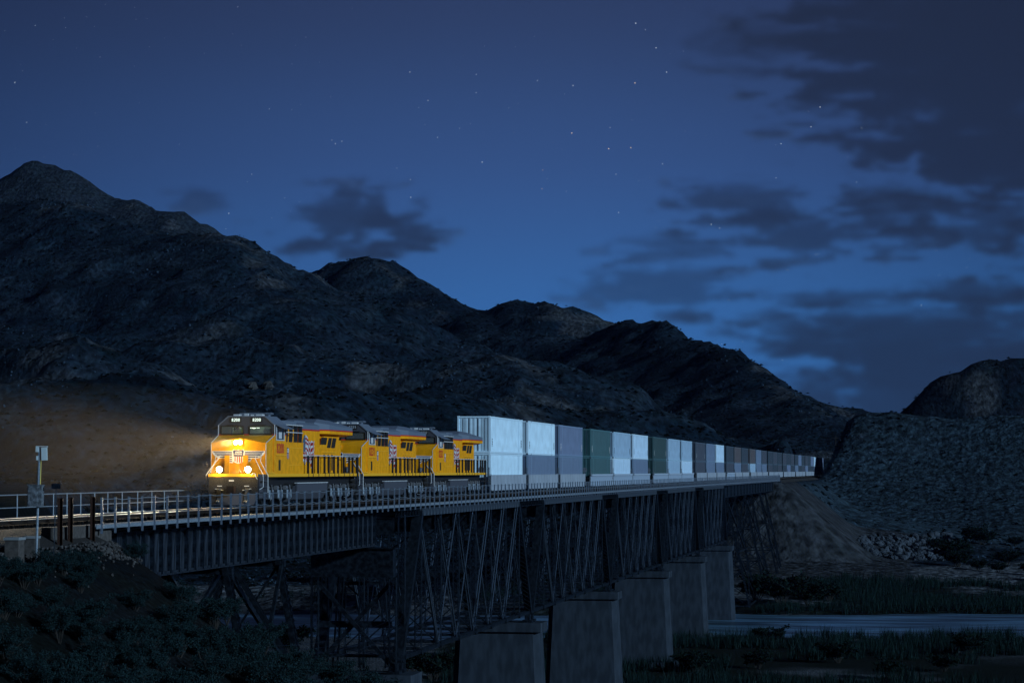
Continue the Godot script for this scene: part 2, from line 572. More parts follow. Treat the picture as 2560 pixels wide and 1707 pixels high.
func soil(x: float, z: float, y: float, slope: float) -> Color:
	var d := DN - z
	var tone := n_tone.get_noise_2d(x, z)
	var tone2 := n_mid.get_noise_2d(x * 1.3 + 50.0, z * 1.3)
	var rock := Color(0.011, 0.026, 0.047).lerp(Color(0.021, 0.042, 0.070), clampf(0.5 + tone * 1.4, 0.0, 1.0))
	rock = rock.lerp(Color(0.005, 0.011, 0.019), clampf(tone2 * 1.8, 0.0, 0.8))
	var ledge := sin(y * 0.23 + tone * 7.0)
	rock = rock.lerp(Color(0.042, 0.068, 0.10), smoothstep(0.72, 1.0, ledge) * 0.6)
	if x > 3.0 and d > 640.0 and d < 985.0:        # a hill of smooth pale gravel
		rock = Color(0.048, 0.088, 0.125) * (1.0 + 0.28 * tone2 + 0.3 * tone)
	var c := rock
	var pale := n_tone.get_noise_2d(x * 0.6 - 200.0, z * 0.6 + 90.0)
	if x > 3.0 and d >= 985.0:
		c = c * 0.55
	if d > 1720.0:  # distance haze put into the rock colour
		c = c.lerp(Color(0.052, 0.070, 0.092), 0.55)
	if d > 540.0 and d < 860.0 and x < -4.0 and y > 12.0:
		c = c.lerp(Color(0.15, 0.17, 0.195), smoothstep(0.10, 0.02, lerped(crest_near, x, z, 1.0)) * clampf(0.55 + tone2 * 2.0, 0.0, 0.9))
	if y > -18.0 and d > 400.0:
		c = c.lerp(Color(0.100, 0.118, 0.140), smoothstep(0.28, 0.55, pale + tone2 * 0.4) * 0.75)
	if y < -19.5 and d > 150.0:        # valley floor: marsh and sand bars
		var q := along(x, z)
		c = Color(0.009, 0.016, 0.015)
		var sand := smoothstep(0.0, 0.35, tone + 0.25 * tone2 + (0.75 if q.y > 515.0 and q.x > 45.0 else 0.8 if q.x < -10.0 and q.y > 250.0 else -0.12))
		c = c.lerp(Color(0.15, 0.18, 0.215), sand)
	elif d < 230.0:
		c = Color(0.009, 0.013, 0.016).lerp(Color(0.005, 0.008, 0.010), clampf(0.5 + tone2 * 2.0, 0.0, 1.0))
	if d > 490.0 and d < 640.0 and absf(x) < 32.0 and x > -20.0 and y > -21.5:      # loose fill
		c = Color(0.062, 0.074, 0.090) * (1.0 + 0.10 * n_small.get_noise_2d(x * 0.35, z))
	return c

func sheet(called: String, x0: float, x1: float, z0: float, z1: float, cell: float, label: String, m: Material) -> void:
	var w := int((x1 - x0) / cell) + 1
	var l := int((z1 - z0) / cell) + 1
	var v := PackedVector3Array()
	var n := PackedVector3Array()
	var c := PackedColorArray()
	v.resize(w * l)
	n.resize(w * l)
	c.resize(w * l)
	for j in l:
		for i in w:
			var x := x0 + i * cell
			var z := z0 + j * cell
			v[j * w + i] = Vector3(x, height(x, z), z)
	for j in l:
		for i in w:
			var k := j * w + i
			var dx := v[k + (1 if i < w - 1 else 0)].y - v[k - (1 if i > 0 else 0)].y
			var dz := v[k + (w if j < l - 1 else 0)].y - v[k - (w if j > 0 else 0)].y
			n[k] = Vector3(-dx, 2.0 * cell, -dz).normalized()
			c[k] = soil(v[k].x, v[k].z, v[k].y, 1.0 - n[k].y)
	for j in l:           # the rim hangs down, so that neighbouring sheets leave no crack
		for i in w:
			if i == 0 or j == 0 or i == w - 1 or j == l - 1:
				v[j * w + i].y -= cell * 1.2
	var f := PackedInt32Array()
	for j in l - 1:
		for i in w - 1:
			var k := j * w + i
			f.append_array(PackedInt32Array([k, k + 1, k + w, k + 1, k + w + 1, k + w]))
	var a := []
	a.resize(Mesh.ARRAY_MAX)
	a[Mesh.ARRAY_VERTEX] = v
	a[Mesh.ARRAY_NORMAL] = n
	a[Mesh.ARRAY_COLOR] = c
	a[Mesh.ARRAY_INDEX] = f
	var mesh := ArrayMesh.new()
	mesh.add_surface_from_arrays(Mesh.PRIMITIVE_TRIANGLES, a)
	ground(called, mesh, m, label)

func terrain() -> void:
	hills()
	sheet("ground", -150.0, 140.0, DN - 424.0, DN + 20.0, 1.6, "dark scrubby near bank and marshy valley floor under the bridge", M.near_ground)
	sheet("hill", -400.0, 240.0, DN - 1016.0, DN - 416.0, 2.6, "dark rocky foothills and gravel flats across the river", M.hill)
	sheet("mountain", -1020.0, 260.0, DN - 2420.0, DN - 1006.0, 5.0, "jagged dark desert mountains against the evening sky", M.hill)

func water_and_plain() -> void:
	var r := PlaneMesh.new()
	r.size = Vector2(700, 190)
	var o := ground("river", r, M.water, "calm river crossing under the bridge towards the far bank")
	o.position = Vector3(-40.0, -22.78, DN - 420.0)
	o.rotation_degrees.y = YAW
	var p := PlaneMesh.new()
	p.size = Vector2(12000, 12000)
	var e := ground("plain", p, textured(mat(0.02, 0.024, 0.028, 0.95), M.fine, 0.01), "dark desert plain reaching to the horizon")
	e.position = Vector3(0, -26.0, -1500)

# ---------------------------------------------------------------- track
func track() -> void:
	for s: float in [-1.0, 1.0]:
		var b := MB.new()
		var x := s * 0.7535
		b.prism([Vector2(-0.036, -0.045), Vector2(0.036, -0.045), Vector2(0.036, -0.02), Vector2(0.030, -0.008), Vector2(0.018, -0.002), Vector2(0.0, 0.0), Vector2(-0.018, -0.002), Vector2(-0.030, -0.008), Vector2(-0.036, -0.02)], Vector3(x, 0, DN - 55.0), Vector3.RIGHT, Vector3.UP, Vector3(0, 0, -905.0))
		var o := ground("rail", b, M.rail, "polished steel rail on the side %s of the track" % ("nearer the river mouth" if s > 0 else "nearer the mountains"))
		b = MB.new()
		b.span(x - 0.010, x + 0.010, -0.155, -0.045, DN - 960.0, DN - 55.0)
		b.span(x - 0.075, x + 0.075, -0.178, -0.155, DN - 960.0, DN - 55.0)
		part("rail_foot", b, M.rail_foot, o)
		o.set_meta("label", "steel rail nearer the walkway with wire cables" if s > 0 else "steel rail nearer the pipe railing")
	var ties := thing("track_ties", "dark timber ties under the rails across bridge and banks", "railroad ties")
	var tie := BoxMesh.new()
	tie.size = Vector3(2.75, 0.22, 0.23)
	var rest := []
	for k in 1690:
		var d := 70.0 + k * 0.52
		var at := Vector3(rng.randf_range(-0.03, 0.03), -0.292, DN - d)
		if d > 84.0 and d < 239.0:
			var o := part("tie", tie, M.tie, ties)
			o.position = at
		else:
			rest.append(Transform3D(Basis(), at))
	many("distant_tie", tie, M.tie, rest, "", [], ties)
	# stone ballast on both banks
	for bank: Array in [[55.0, 93.6, 0], [575.0, 955.0, 1]]:
		var b := MB.new()
		b.prism([Vector2(-3.3, -0.96), Vector2(3.3, -0.96), Vector2(1.75, -0.30), Vector2(-1.75, -0.30)], Vector3(0, 0, DN - float(bank[0])), Vector3.RIGHT, Vector3.UP, Vector3(0, 0, float(bank[0]) - float(bank[1])))
		ground("ballast_bed", b, textured(mat(0.014, 0.014, 0.015, 0.95), M.grit, 0.9, M.fine, 8.0), "crushed stone ballast bed under the track on the %s bank" % ("near" if bank[2] == 0 else "far"))

# ---------------------------------------------------------------- bridge
func laced(b: MB, a: Vector3, e: Vector3, side: Vector3, w: float, deep: float, step: float, flat := 0.05) -> void:
	# zigzag bars between the two halves of a built-up column from a to e; side: across the laced face
	var d := e - a
	var l := d.length()
	d /= l
	var face := d.cross(side).normalized()
	var k := int(l / step)
	for f: float in [-1.0, 1.0]:
		for i in k:
			var p := a + d * (i * l / k) + face * f * deep * 0.5
			var q := a + d * ((i + 1) * l / k) + face * f * deep * 0.5
			b.bar(p - side * w * 0.5, q + side * w * 0.5, 0.012, flat, side.cross(d))
			b.bar(p + side * w * 0.5 + face * f * 0.014, q - side * w * 0.5 + face * f * 0.014, 0.012, flat, side.cross(d))

func column(called: String, a: Vector3, e: Vector3, side: Vector3, w: float, deep: float, m: Material, parent: Node3D, step := 0.0) -> void:
	# two channels with lacing between them
	var b := MB.new()
	var face := (e - a).cross(side).normalized()
	for s: float in [-1.0, 1.0]:
		b.bar(a + side * s * w * 0.5, e + side * s * w * 0.5, 0.05, deep, face)
	var o := part(called, b, m, parent)
	if step > 0.0:
		var z := MB.new()
		laced(z, a, e, side, w, deep, step)
		part("lacing", z, m, o)

func plate_girder(parent: Node3D, d0: float, d1: float, x: float, top: float, low: float, pitch: float, m: Material) -> void:
	var b := MB.new()
	b.span(x - 0.012, x + 0.012, low + 0.03, top - 0.03, DN - d1, DN - d0)
	part("web", b, m, parent)
	for y: float in [top, low]:
		var f := MB.new()
		f.span(x - 0.24, x + 0.24, y - 0.03, y + 0.03, DN - d1, DN - d0)
		f.span(x - 0.13, x + 0.13, y - 0.05 if y == low else y - 0.13, y + 0.13 if y == low else y - 0.031, DN - d1 + 0.01, DN - d0 - 0.01)
		part("flange", f, m, parent)
	var k := int((d1 - d0) / pitch)
	for i in k + 1:
		var z := DN - d0 - (d1 - d0) * i / k
		var s := MB.new()
		s.span(x - 0.21, x - 0.013, low + 0.035, top - 0.035, z - 0.012, z + 0.012)
		s.span(x + 0.013, x + 0.21, low + 0.035, top - 0.035, z - 0.012, z + 0.012)
		part("stiffener", s, M.steel_dark, parent)

func truss_span(first: float) -> Node3D:
	var t := Node3D.new()
	var n := 8
	var p := 53.0 / n
	var yt := -0.82
	var yb := -9.75
	var fine: bool = first < 260.0
	for x: float in [-2.5, 2.5]:
		var c := MB.new()
		c.span(x - 0.24, x + 0.24, yt - 0.24, yt + 0.22, -53.0 + p, -p)
		c.span(x - 0.30, x + 0.30, yt + 0.22, yt + 0.245, -53.0 + p - 0.2, -p + 0.2)
		part("top_chord", c, M.chord, t)
		for e: float in [-0.25, -53.0 + p]:        # light latticed end panels
			var l := MB.new()
			for y: float in [yt + 0.2, yt - 0.2]:
				l.span(x - 0.18, x + 0.18, y - 0.025, y + 0.025, e - p + 0.25, e)
			for i in 14:
				var z0 := e - i * (p - 0.25) / 14.0
				var z1 := e - (i + 1) * (p - 0.25) / 14.0
				var up := 1.0 if i % 2 == 0 else -1.0
				for s: float in [-0.17, 0.17]:
					l.bar(Vector3(x + s, yt - 0.19 * up, z0), Vector3(x + s, yt + 0.19 * up, z1), 0.012, 0.05, Vector3.RIGHT)
			part("end_panel_strut", l, M.steel_lit, t)
		for i in n:                                 # pin-connected eyebars
			var b := MB.new()
			for s: float in [-0.16, 0.16]:
				b.bar(Vector3(x + s, yb, -i * p - 0.06), Vector3(x + s, yb, -(i + 1) * p + 0.06), 0.05, 0.24)
			b.tube(Vector3(x - 0.3, yb, -i * p), Vector3(x + 0.3, yb, -i * p), 0.19, 8)
			part("bottom_chord", b, M.steel_lit, t)
		for e: Array in [[-0.35, -p], [-52.65, -53.0 + p]]:
			var b := MB.new()
			var a := Vector3(x, yb - 0.1, e[0])
			var d := Vector3(x, yt - 0.1, e[1])
			for s: float in [-0.26, 0.26]:
				b.bar(a + Vector3(s, 0, 0), d + Vector3(s, 0, 0), 0.06, 0.55)
			var o := part("end_post", b, M.steel, t)
			var cover := MB.new()
			var face := (d - a).cross(Vector3.RIGHT).normalized()
			if face.y < 0.0:
				face = -face
			cover.bar(a + face * 0.29, d + face * 0.29, 0.66, 0.03, face)
			part("cover_plate", cover, M.steel, o)
			if fine:
				var z := MB.new()
				laced(z, a - face * 0.26, d - face * 0.26, Vector3.RIGHT, 0.5, 0.02, 0.42)
				part("lacing", z, M.steel, o)
		for i in range(1, n):
			column("post", Vector3(x, yb, -i * p), Vector3(x, yt - 0.2, -i * p), Vector3.RIGHT, 0.42, 0.26, M.steel_dark, t, 0.38 if fine else 0.6)
		for i in range(1, n - 1):
			var b := MB.new()
			var first_half := i < n / 2
			for s: float in [-0.08, 0.08]:
				var a := Vector3(x + s, yt - 0.1, -(i if first_half else i + 1) * p)
				var d := Vector3(x + s, yb, -(i + 1 if first_half else i) * p)
				b.tube(a, d, 0.038, 6)
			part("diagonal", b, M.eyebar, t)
			if i >= 2 and i <= n - 3:
				var k := MB.new()
				k.tube(Vector3(x, yt - 0.1, -(i + 1 if first_half else i) * p), Vector3(x, yb, -(i if first_half else i + 1) * p), 0.035, 6)
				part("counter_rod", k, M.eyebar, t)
		var h := MB.new()
		h.tube(Vector3(x, yt - 0.2, -p * 0.98), Vector3(x, yb, -p * 2.0), 0.04, 6)
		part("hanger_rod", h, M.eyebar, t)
	for i in range(0, n + 1):
		var z := -i * p
		if i == 0:
			z -= 0.3
		if i == n:
			z += 0.3
		var b := MB.new()
		b.span(-2.24, 2.24, -2.05, -1.1, z - 0.02, z + 0.02)
		b.span(-2.24, 2.24, -2.09, -2.05, z - 0.16, z + 0.16)
		b.span(-2.24, 2.24, -1.1, -1.06, z - 0.16, z + 0.16)
		part("floor_beam", b, M.steel_dark, t)
		if i > 0 and i < n:
			var s := MB.new()
			s.bar(Vector3(-2.3, yb + 0.3, z), Vector3(2.3, -5.4, z), 0.09, 0.09)
			s.bar(Vector3(2.3, yb + 0.3, z + 0.1), Vector3(-2.3, -5.4, z + 0.1), 0.09, 0.09)
			s.bar(Vector3(-2.3, -5.4, z - 0.02), Vector3(2.3, -5.4, z - 0.02), 0.1, 0.25)
			s.bar(Vector3(-2.3, -5.2, z), Vector3(2.3, -2.15, z), 0.09, 0.09)
			s.bar(Vector3(2.3, -5.2, z + 0.1), Vector3(-2.3, -2.15, z + 0.1), 0.09, 0.09)
			part("sway_brace", s, M.steel_dark, t)
		if i < n:
			var l := MB.new()
			l.tube(Vector3(-2.4, yb + 0.05, -i * p), Vector3(2.4, yb + 0.05, -(i + 1) * p), 0.03, 5)
			l.tube(Vector3(2.4, yb + 0.12, -i * p), Vector3(-2.4, yb + 0.12, -(i + 1) * p), 0.03, 5)
			l.bar(Vector3(-2.4, yb + 0.2, -i * p), Vector3(2.4, yb + 0.2, -i * p), 0.2, 0.2)
			part("lower_lateral", l, M.steel, t)
	for x: float in [-1.0, 1.0]:
		var b := MB.new()
		b.span(x - 0.015, x + 0.015, -1.02, -0.46, -53.0, 0.0)
		b.span(x - 0.15, x + 0.15, -0.46, -0.42, -53.0, 0.0)
		b.span(x - 0.15, x + 0.15, -1.055, -1.02, -53.0, 0.0)
		part("stringer", b, M.steel_dark, t)
	return t

func pier(d: float, low: float, label: String, big_foot: bool) -> void:
	var t := thing("concrete_pier", label, "bridge pier", Vector3(0, -10.6, DN - d), 0.0, "concrete piers of the bridge")
	var cap := MB.new()
	cap.prism([Vector2(-3.7, -1.6), Vector2(3.7, -1.6), Vector2(3.78, -1.5), Vector2(3.78, 1.5), Vector2(3.7, 1.6), Vector2(-3.7, 1.6), Vector2(-3.78, 1.5), Vector2(-3.78, -1.5)], Vector3(0, -0.75, 0), Vector3.RIGHT, Vector3.BACK, Vector3(0, 0.75, 0))
	part("cap", cap, M.concrete, t)
	var b := MB.new()
	var h := -10.6 - 0.75 - low
	var w := 1.0 / 22.0
	var top := []
	var bot := []
	for q: Array in [[-3.0, -1.35], [3.0, -1.35], [3.5, -0.9], [3.5, 0.9], [3.0, 1.35], [-3.0, 1.35], [-3.5, 0.9], [-3.5, -0.9]]:
		top.append(Vector3(q[0], -0.76, q[1]))
		bot.append(Vector3(float(q[0]) + signf(q[0]) * h * w, -0.75 - h, float(q[1]) + signf(q[1]) * h * w * 0.7))
	for lift in 5:                        # cast in lifts, each a little inside the one below
		var u0 := lift / 5.0
		var u1 := (lift + 1) / 5.0
		for i in 8:
			var j := (i + 1) % 8
			var g0 := Vector3(1.0 - 0.004, 1.0, 1.0 - 0.012)
			var a0: Vector3 = top[i].lerp(bot[i], u0) * g0
			var a1: Vector3 = top[j].lerp(bot[j], u0) * g0
			b.quad(a0, a1, top[j].lerp(bot[j], u1), top[i].lerp(bot[i], u1))
			b.quad(top[i].lerp(bot[i], u1) * g0, top[j].lerp(bot[j], u1) * g0, top[j].lerp(bot[j], u1), top[i].lerp(bot[i], u1))
	part("shaft", b, M.concrete, t)
	if big_foot:
		var f := MB.new()
		f.prism([Vector2(-5.4, 0.0), Vector2(5.4, 0.0), Vector2(5.4, 2.0), Vector2(4.2, 3.4), Vector2(-4.2, 3.4), Vector2(-5.4, 2.0)], Vector3(0, -0.75 - h - 0.6, -2.6), Vector3.RIGHT, Vector3.UP, Vector3(0, 0, 5.2))
		part("footing", f, M.concrete, t)
	for x: float in [-2.5, 2.5]:
		for z: float in [-0.75, 0.75]:
			var s := MB.new()
			s.span(x - 0.4, x + 0.4, 0.0, 0.22, z - 0.4, z + 0.4)
			s.span(x - 0.22, x + 0.22, 0.22, 0.66, z - 0.28, z + 0.28)
			part("bearing", s, M.steel, t)

func bent(parent: Node3D, d: float, top: float, x: float, batter: float, low: float, w: float, m: Material, step: float) -> void:
	var z := DN - d
	for s: float in [-1.0, 1.0]:
		column("leg", Vector3(s * x, top, z), Vector3(s * (x + (top - low) * batter), low, z), Vector3.BACK, w, 0.3, m, parent, step)
	var c := MB.new()
	c.span(-x - 0.35, x + 0.35, top - 0.35, top - 0.06, z - 0.2, z + 0.2)
	part("cap_beam", c, m, parent)
	var b := MB.new()
	var h := top - low
	var levels := maxi(1, int(h / 5.5))
	for i in levels:
		var y0 := top - 0.4 - (h - 0.6) * i / levels
		var y1 := top - 0.4 - (h - 0.6) * (i + 1) / levels
		var x0 := x + (top - y0) * batter - 0.15
		var x1 := x + (top - y1) * batter - 0.15
		b.bar(Vector3(-x0, y0, z), Vector3(x1, y1, z), 0.12, 0.12)
		b.bar(Vector3(x0, y0, z + 0.14), Vector3(-x1, y1, z + 0.14), 0.12, 0.12)
		b.bar(Vector3(-x1, y1, z), Vector3(x1, y1, z), 0.16, 0.2)
	part("cross_brace", b, m, parent)

func tower(label: String, d0: float, d1: float, top: float, batter: float, low: float, w: float, m: Material, step: float) -> void:
	var t := thing("trestle_tower", label, "trestle tower", Vector3.ZERO, 0.0, "steel trestle towers under the bridge")
	bent(t, d0, top, 1.45, batter, low, w, m, step)
	bent(t, d1, top, 1.45, batter, low, w, m, step)
	var h := top - low
	var levels := maxi(1, int(h / 6.5))
	for s: float in [-1.0, 1.0]:
		for i in levels:
			var y0 := top - 0.3 - (h - 0.6) * i / levels
			var y1 := top - 0.3 - (h - 0.6) * (i + 1) / levels
			var x0 := s * (1.45 + (top - y0) * batter)
			var x1 := s * (1.45 + (top - y1) * batter)
			var b := MB.new()
			b.bar(Vector3(x0, y0, DN - d0 - 0.3), Vector3(x1, y1, DN - d1 + 0.3), 0.16, 0.28)
			b.bar(Vector3(x0 + 0.17, y0, DN - d1 + 0.3), Vector3(x1 + 0.17, y1, DN - d0 - 0.3), 0.16, 0.28)
			part("diagonal_brace", b, m, t)
			var k := MB.new()
			k.bar(Vector3(x1, y1, DN - d0 - 0.3), Vector3(x1, y1, DN - d1 + 0.3), 0.2, 0.25)
			part("strut", k, M.steel_lit if h > 12.0 else m, t)

func slack(b: MB, p: Array, y: float, x: float, r: float, sag: float) -> void:
	# a wire through the posts at depths p, hanging a little between them
	for i in p.size() - 1:
		var s := sag * rng.randf_range(0.0, 1.0)
		var last := Vector3(x, y, p[i])
		for k in range(1, 5):
			var u := k / 4.0
			var q := Vector3(x, y - 4.0 * s * u * (1.0 - u), lerpf(p[i], p[i + 1], u))
			b.tube(last, q, r, 5, -1.0, false)
			last = q

func bridge() -> void:
	# abutment at the near end
	var ab := thing("bridge_abutment", "tan concrete bridge abutment beside the rusty steel posts", "abutment")
	var w := MB.new()
	w.span(-3.2, 2.70, -4.6, -0.52, DN - 95.5, DN - 93.3)
	part("front_wall", w, M.concrete_pale, ab)
	var wing := MB.new()
	wing.prism([Vector2(93.2, -0.26), Vector2(93.2, -4.0), Vector2(88.6, -2.9), Vector2(88.6, -0.26)], Vector3(2.74, 0, DN), Vector3.FORWARD, Vector3.UP, Vector3(-0.45, 0, 0))
	part("wing_wall", wing, M.concrete_pale, ab)
	# plate girders of the first spans
	for x: float in [-1.4, 1.4]:
		var g := thing("plate_girder", "riveted plate girder carrying the first spans, on the side %s" % ("nearer the viewer" if x > 0 else "away from the viewer"), "bridge girder", Vector3.ZERO, 0.0, "plate girders of the near spans")
		plate_girder(g, 95.7, 149.4, x, -0.72, -2.72, 1.25, M.web)
		var e := MB.new()
		e.span(x - 0.10, x + 0.10, -2.75, -0.75, DN - 149.9, DN - 149.42)
		part("end_plate", e, M.steel, g)
	var cf := thing("cross_frames", "dark cross bracing between the two plate girders", "bridge bracing")
	for i in 11:
		var z := DN - 98.0 - i * 5.0
		var b := MB.new()
		b.bar(Vector3(-1.2, -0.9, z), Vector3(1.2, -2.6, z), 0.09, 0.09)
		b.bar(Vector3(1.2, -0.9, z + 0.1), Vector3(-1.2, -2.6, z + 0.1), 0.09, 0.09)
		part("brace", b, M.steel_dark, cf)
	tower("black braced trestle tower under the plate girder, half hidden by bushes", 116.5, 126.5, -2.78, 0.2, -9.5, 0.5, M.steel_dark, 0.35)
	var tw := thing("inclined_brace", "slanting latticed strut leaning off the trestle tower by the bushes", "bridge strut")
	column("strut", Vector3(1.7, -2.9, DN - 117.2), Vector3(3.6, -8.0, DN - 121.5), Vector3(0, 0.3, 1).normalized(), 0.45, 0.2, M.steel_dark, tw, 0.4)
	# the steel pier where the trusses begin
	var sp := thing("steel_pier", "black steel pier with deep cross girder at the first truss", "bridge pier")
	var cap := MB.new()
	cap.span(-2.6, 2.55, -4.68, -2.95, DN - 150.75, DN - 149.95)
	cap.span(-2.7, 2.7, -2.949, -2.87, DN - 150.95, DN - 149.75)
	part("cross_girder", cap, M.steel_dark, sp)
	for x: float in [-2.45, 2.45]:
		for d: float in [150.4, 153.0]:
			column("leg", Vector3(x, -0.9 if d > 152.0 else -4.7, DN - d), Vector3(x, -10.4, DN - d), Vector3.RIGHT, 0.42, 0.4, M.steel_dark, sp, 0.4)
	for x: float in [-1.3, 0.0, 1.3]:
		column("middle_leg", Vector3(x, -4.7, DN - 152.6), Vector3(x * 1.3, -10.4, DN - 152.6), Vector3.RIGHT, 0.3, 0.3, M.steel_dark, sp, 0.5)
	var xb := MB.new()
	xb.bar(Vector3(-2.3, -5.0, DN - 150.4), Vector3(2.3, -10.0, DN - 150.4), 0.2, 0.25)
	xb.bar(Vector3(2.3, -5.0, DN - 150.7), Vector3(-2.3, -10.0, DN - 150.7), 0.2, 0.25)
	xb.bar(Vector3(-2.3, -7.6, DN - 150.9), Vector3(2.3, -7.6, DN - 150.9), 0.2, 0.4)
	part("cross_brace", xb, M.steel_dark, sp)
	pier(151.4, -23.5, "concrete pier nearest the trestle tower, under the steel pier", false)
	# five truss spans
	var order := ["first", "second", "third", "fourth", "fifth"]
	var proto: Node3D
	for i in 5:
		var d := 151.4 + 52.85 * i
		if i == 0 or i == 2:
			proto = truss_span(d)
		var t := proto if i == 0 or i == 2 else proto.duplicate()
		t.name = numbered("truss_span")
		add_child(t)
		t.position = Vector3(0, 0, DN - d)
		tag(t, "%s deck truss span counted from the train's front, dark pin-jointed steel" % order[i], "bridge truss", "truss spans")
		pier(d + 52.85, -24.5, "%s concrete pier under the trusses, counted from the steel pier" % order[i], i == 2 or i == 3)
	# girders and towers on the far side
	for x: float in [-1.4, 1.4]:
		var g := thing("far_girder", "plain plate girder of the far spans on the side %s" % ("nearer the viewer" if x > 0 else "away from the viewer"), "bridge girder", Vector3.ZERO, 0.0, "plate girders of the far spans")
		plate_girder(g, 416.4, 574.0, x, -0.72, -2.75, 7.9, M.steel)
	tower("far trestle tower next to the last concrete pier", 431.0, 449.0, -2.8, 0.21, -21.6, 0.9, M.steel, 0.9)
	tower("middle one of the three far trestle towers", 476.0, 494.0, -2.8, 0.21, -21.6, 0.9, M.steel, 0.9)
	tower("far trestle tower standing in the loose gravel slope", 521.0, 539.0, -2.8, 0.21, -20.6, 0.9, M.steel, 0.9)
	var fa := thing("far_abutment", "small concrete abutment at the far end of the bridge", "abutment")
	var fw := MB.new()
	fw.span(-2.9, 3.0, -5.0, -0.5, DN - 576.4, DN - 574.1)
	part("wall", fw, M.concrete, fa)
	# walkway on the near side
	var wk := thing("walkway", "narrow steel walkway along the bridge deck, outside the ties", "walkway")
	for i in 80:
		var d0 := 93.3 + i * 6.0
		var b := MB.new()
		b.span(1.62, 2.80, -0.345, -0.30, DN - d0 - 5.98, DN - d0)
		b.span(2.80, 2.83, -0.42, -0.27, DN - d0 - 5.98, DN - d0)
		part("deck_panel", b, M.galv_light, wk)
	var rl := thing("cable_railing", "steel post railing with slack wire cables along the walkway", "railing")
	var zs := []
	var d := 93.8
	while d < 574.0:
		zs.append(DN - d)
		d += rng.randf_range(1.45, 1.85) if d < 560.0 else 1.7
	var post := MB.new()
	post.span(-0.045, 0.045, -0.62, 0.80, -0.006, 0.006)
	post.span(0.033, 0.045, -0.62, 0.80, -0.085, -0.006)
	var pm := post.mesh()
	var br := MB.new()
	br.bar(Vector3(1.42, -0.72, 0), Vector3(2.78, -0.46, 0), 0.08, 0.1)
	br.span(1.42, 2.78, -0.43, -0.35, -0.05, 0.05)
	var bm := br.mesh()
	for z: float in zs:
		var o := part("post", pm, M.galv, rl)
		o.position = Vector3(2.86, 0, z)
		o.rotation.y = 0.22
		o.rotation.z = rng.randf_range(-0.02, 0.02)
		var k := part("bracket", bm, M.steel, wk)
		k.position = Vector3(0, 0, z)
	for y: float in [0.74, 0.20]:
		var b := MB.new()
		slack(b, zs, y, 2.92, 0.014, 0.06 if y > 0.5 else 0.12)
		part("cable", b, M.galv_light, rl)
	# pipe railing on the other side
	var fr := thing("pipe_railing", "pale pipe railing on the far side of the track", "railing")
	var hi := MB.new()
	hi.tube(Vector3(-2.85, 0.83, DN - 62.0), Vector3(-2.85, 0.83, DN - 300.0), 0.028, 6)
	part("top_rail", hi, M.galv_light, fr)
	var lo := MB.new()
	lo.tube(Vector3(-2.85, 0.30, DN - 62.0), Vector3(-2.85, 0.30, DN - 300.0), 0.024, 6)
	part("middle_rail", lo, M.galv_light, fr)
	var pp := MB.new()
	pp.tube(Vector3(0, -0.95, 0), Vector3(0, 0.86, 0), 0.03, 6)
	var ppm := pp.mesh()
	d = 63.0
	while d < 300.0:
		var o := part("post", ppm, M.galv_light, fr)
		o.position = Vector3(-2.85, 0, DN - d)
		d += rng.randf_range(1.7, 2.5)
	var fwk := thing("far_walkway", "plank walkway behind the train on the mountain side", "walkway")
	var fb := MB.new()
	fb.span(-2.8, -1.6, -0.35, -0.30, DN - 574.0, DN - 94.0)
	part("deck_panel", fb, M.galv, fwk)

# ---------------------------------------------------------------- lettering
func letters(text: String, height: float, width: float, bold := true) -> TextMesh:
	var f := SystemFont.new()
	f.font_names = PackedStringArray(["Droid Sans"])
	f.font_weight = 700 if bold else 400
	var t := TextMesh.new()
	t.font = f
	t.text = text
	t.font_size = 64
	t.pixel_size = height / 46.0
	t.depth = 0.008
	return t

func write(parent: Node3D, called: String, text: String, height: float, width: float, at: Vector3, turn: float, m: Material) -> void:
	var t := letters(text, height, width)
	var o := part(called, t, m, parent)
	var w: float = t.get_aabb().size.x
	o.transform = Transform3D(Basis(Vector3.UP, turn).scaled_local(Vector3(width / maxf(w, 0.01), 1, 1)), at)

func mirrored(poly: Array, s: float) -> Array:
	var out := []
	for p: Vector2 in poly:
		out.append(Vector2(p.x * s, p.y))
	return out

# ---------------------------------------------------------------- locomotive
func flag_picture() -> ImageTexture:
	var im := Image.create_empty(160, 128, false, Image.FORMAT_RGB8)
	var n := noise(0.02, 3, FastNoiseLite.TYPE_SIMPLEX_SMOOTH, 77)
	for j in 128:
		for i in 160:
			var wave := 9.0 * sin(i * 0.10 + 0.8) + 5.0 * sin(i * 0.23) + n.get_noise_2d(i, j) * 10.0
			var row := int(floor((j + wave + 40.0) / 9.5))
			var c := Color(0.62, 0.10, 0.07) if row % 2 == 0 else Color(0.78, 0.80, 0.80)
			if i < 58 and j < 74 - i * 0.25:
				c = Color(0.24, 0.32, 0.40)
				if (i * 3 + j * 5) % 17 < 3 and (j / 5 + i / 5) % 2 == 0:
					c = Color(0.75, 0.80, 0.82)
			im.set_pixel(i, j, c)
	return ImageTexture.create_from_image(im)

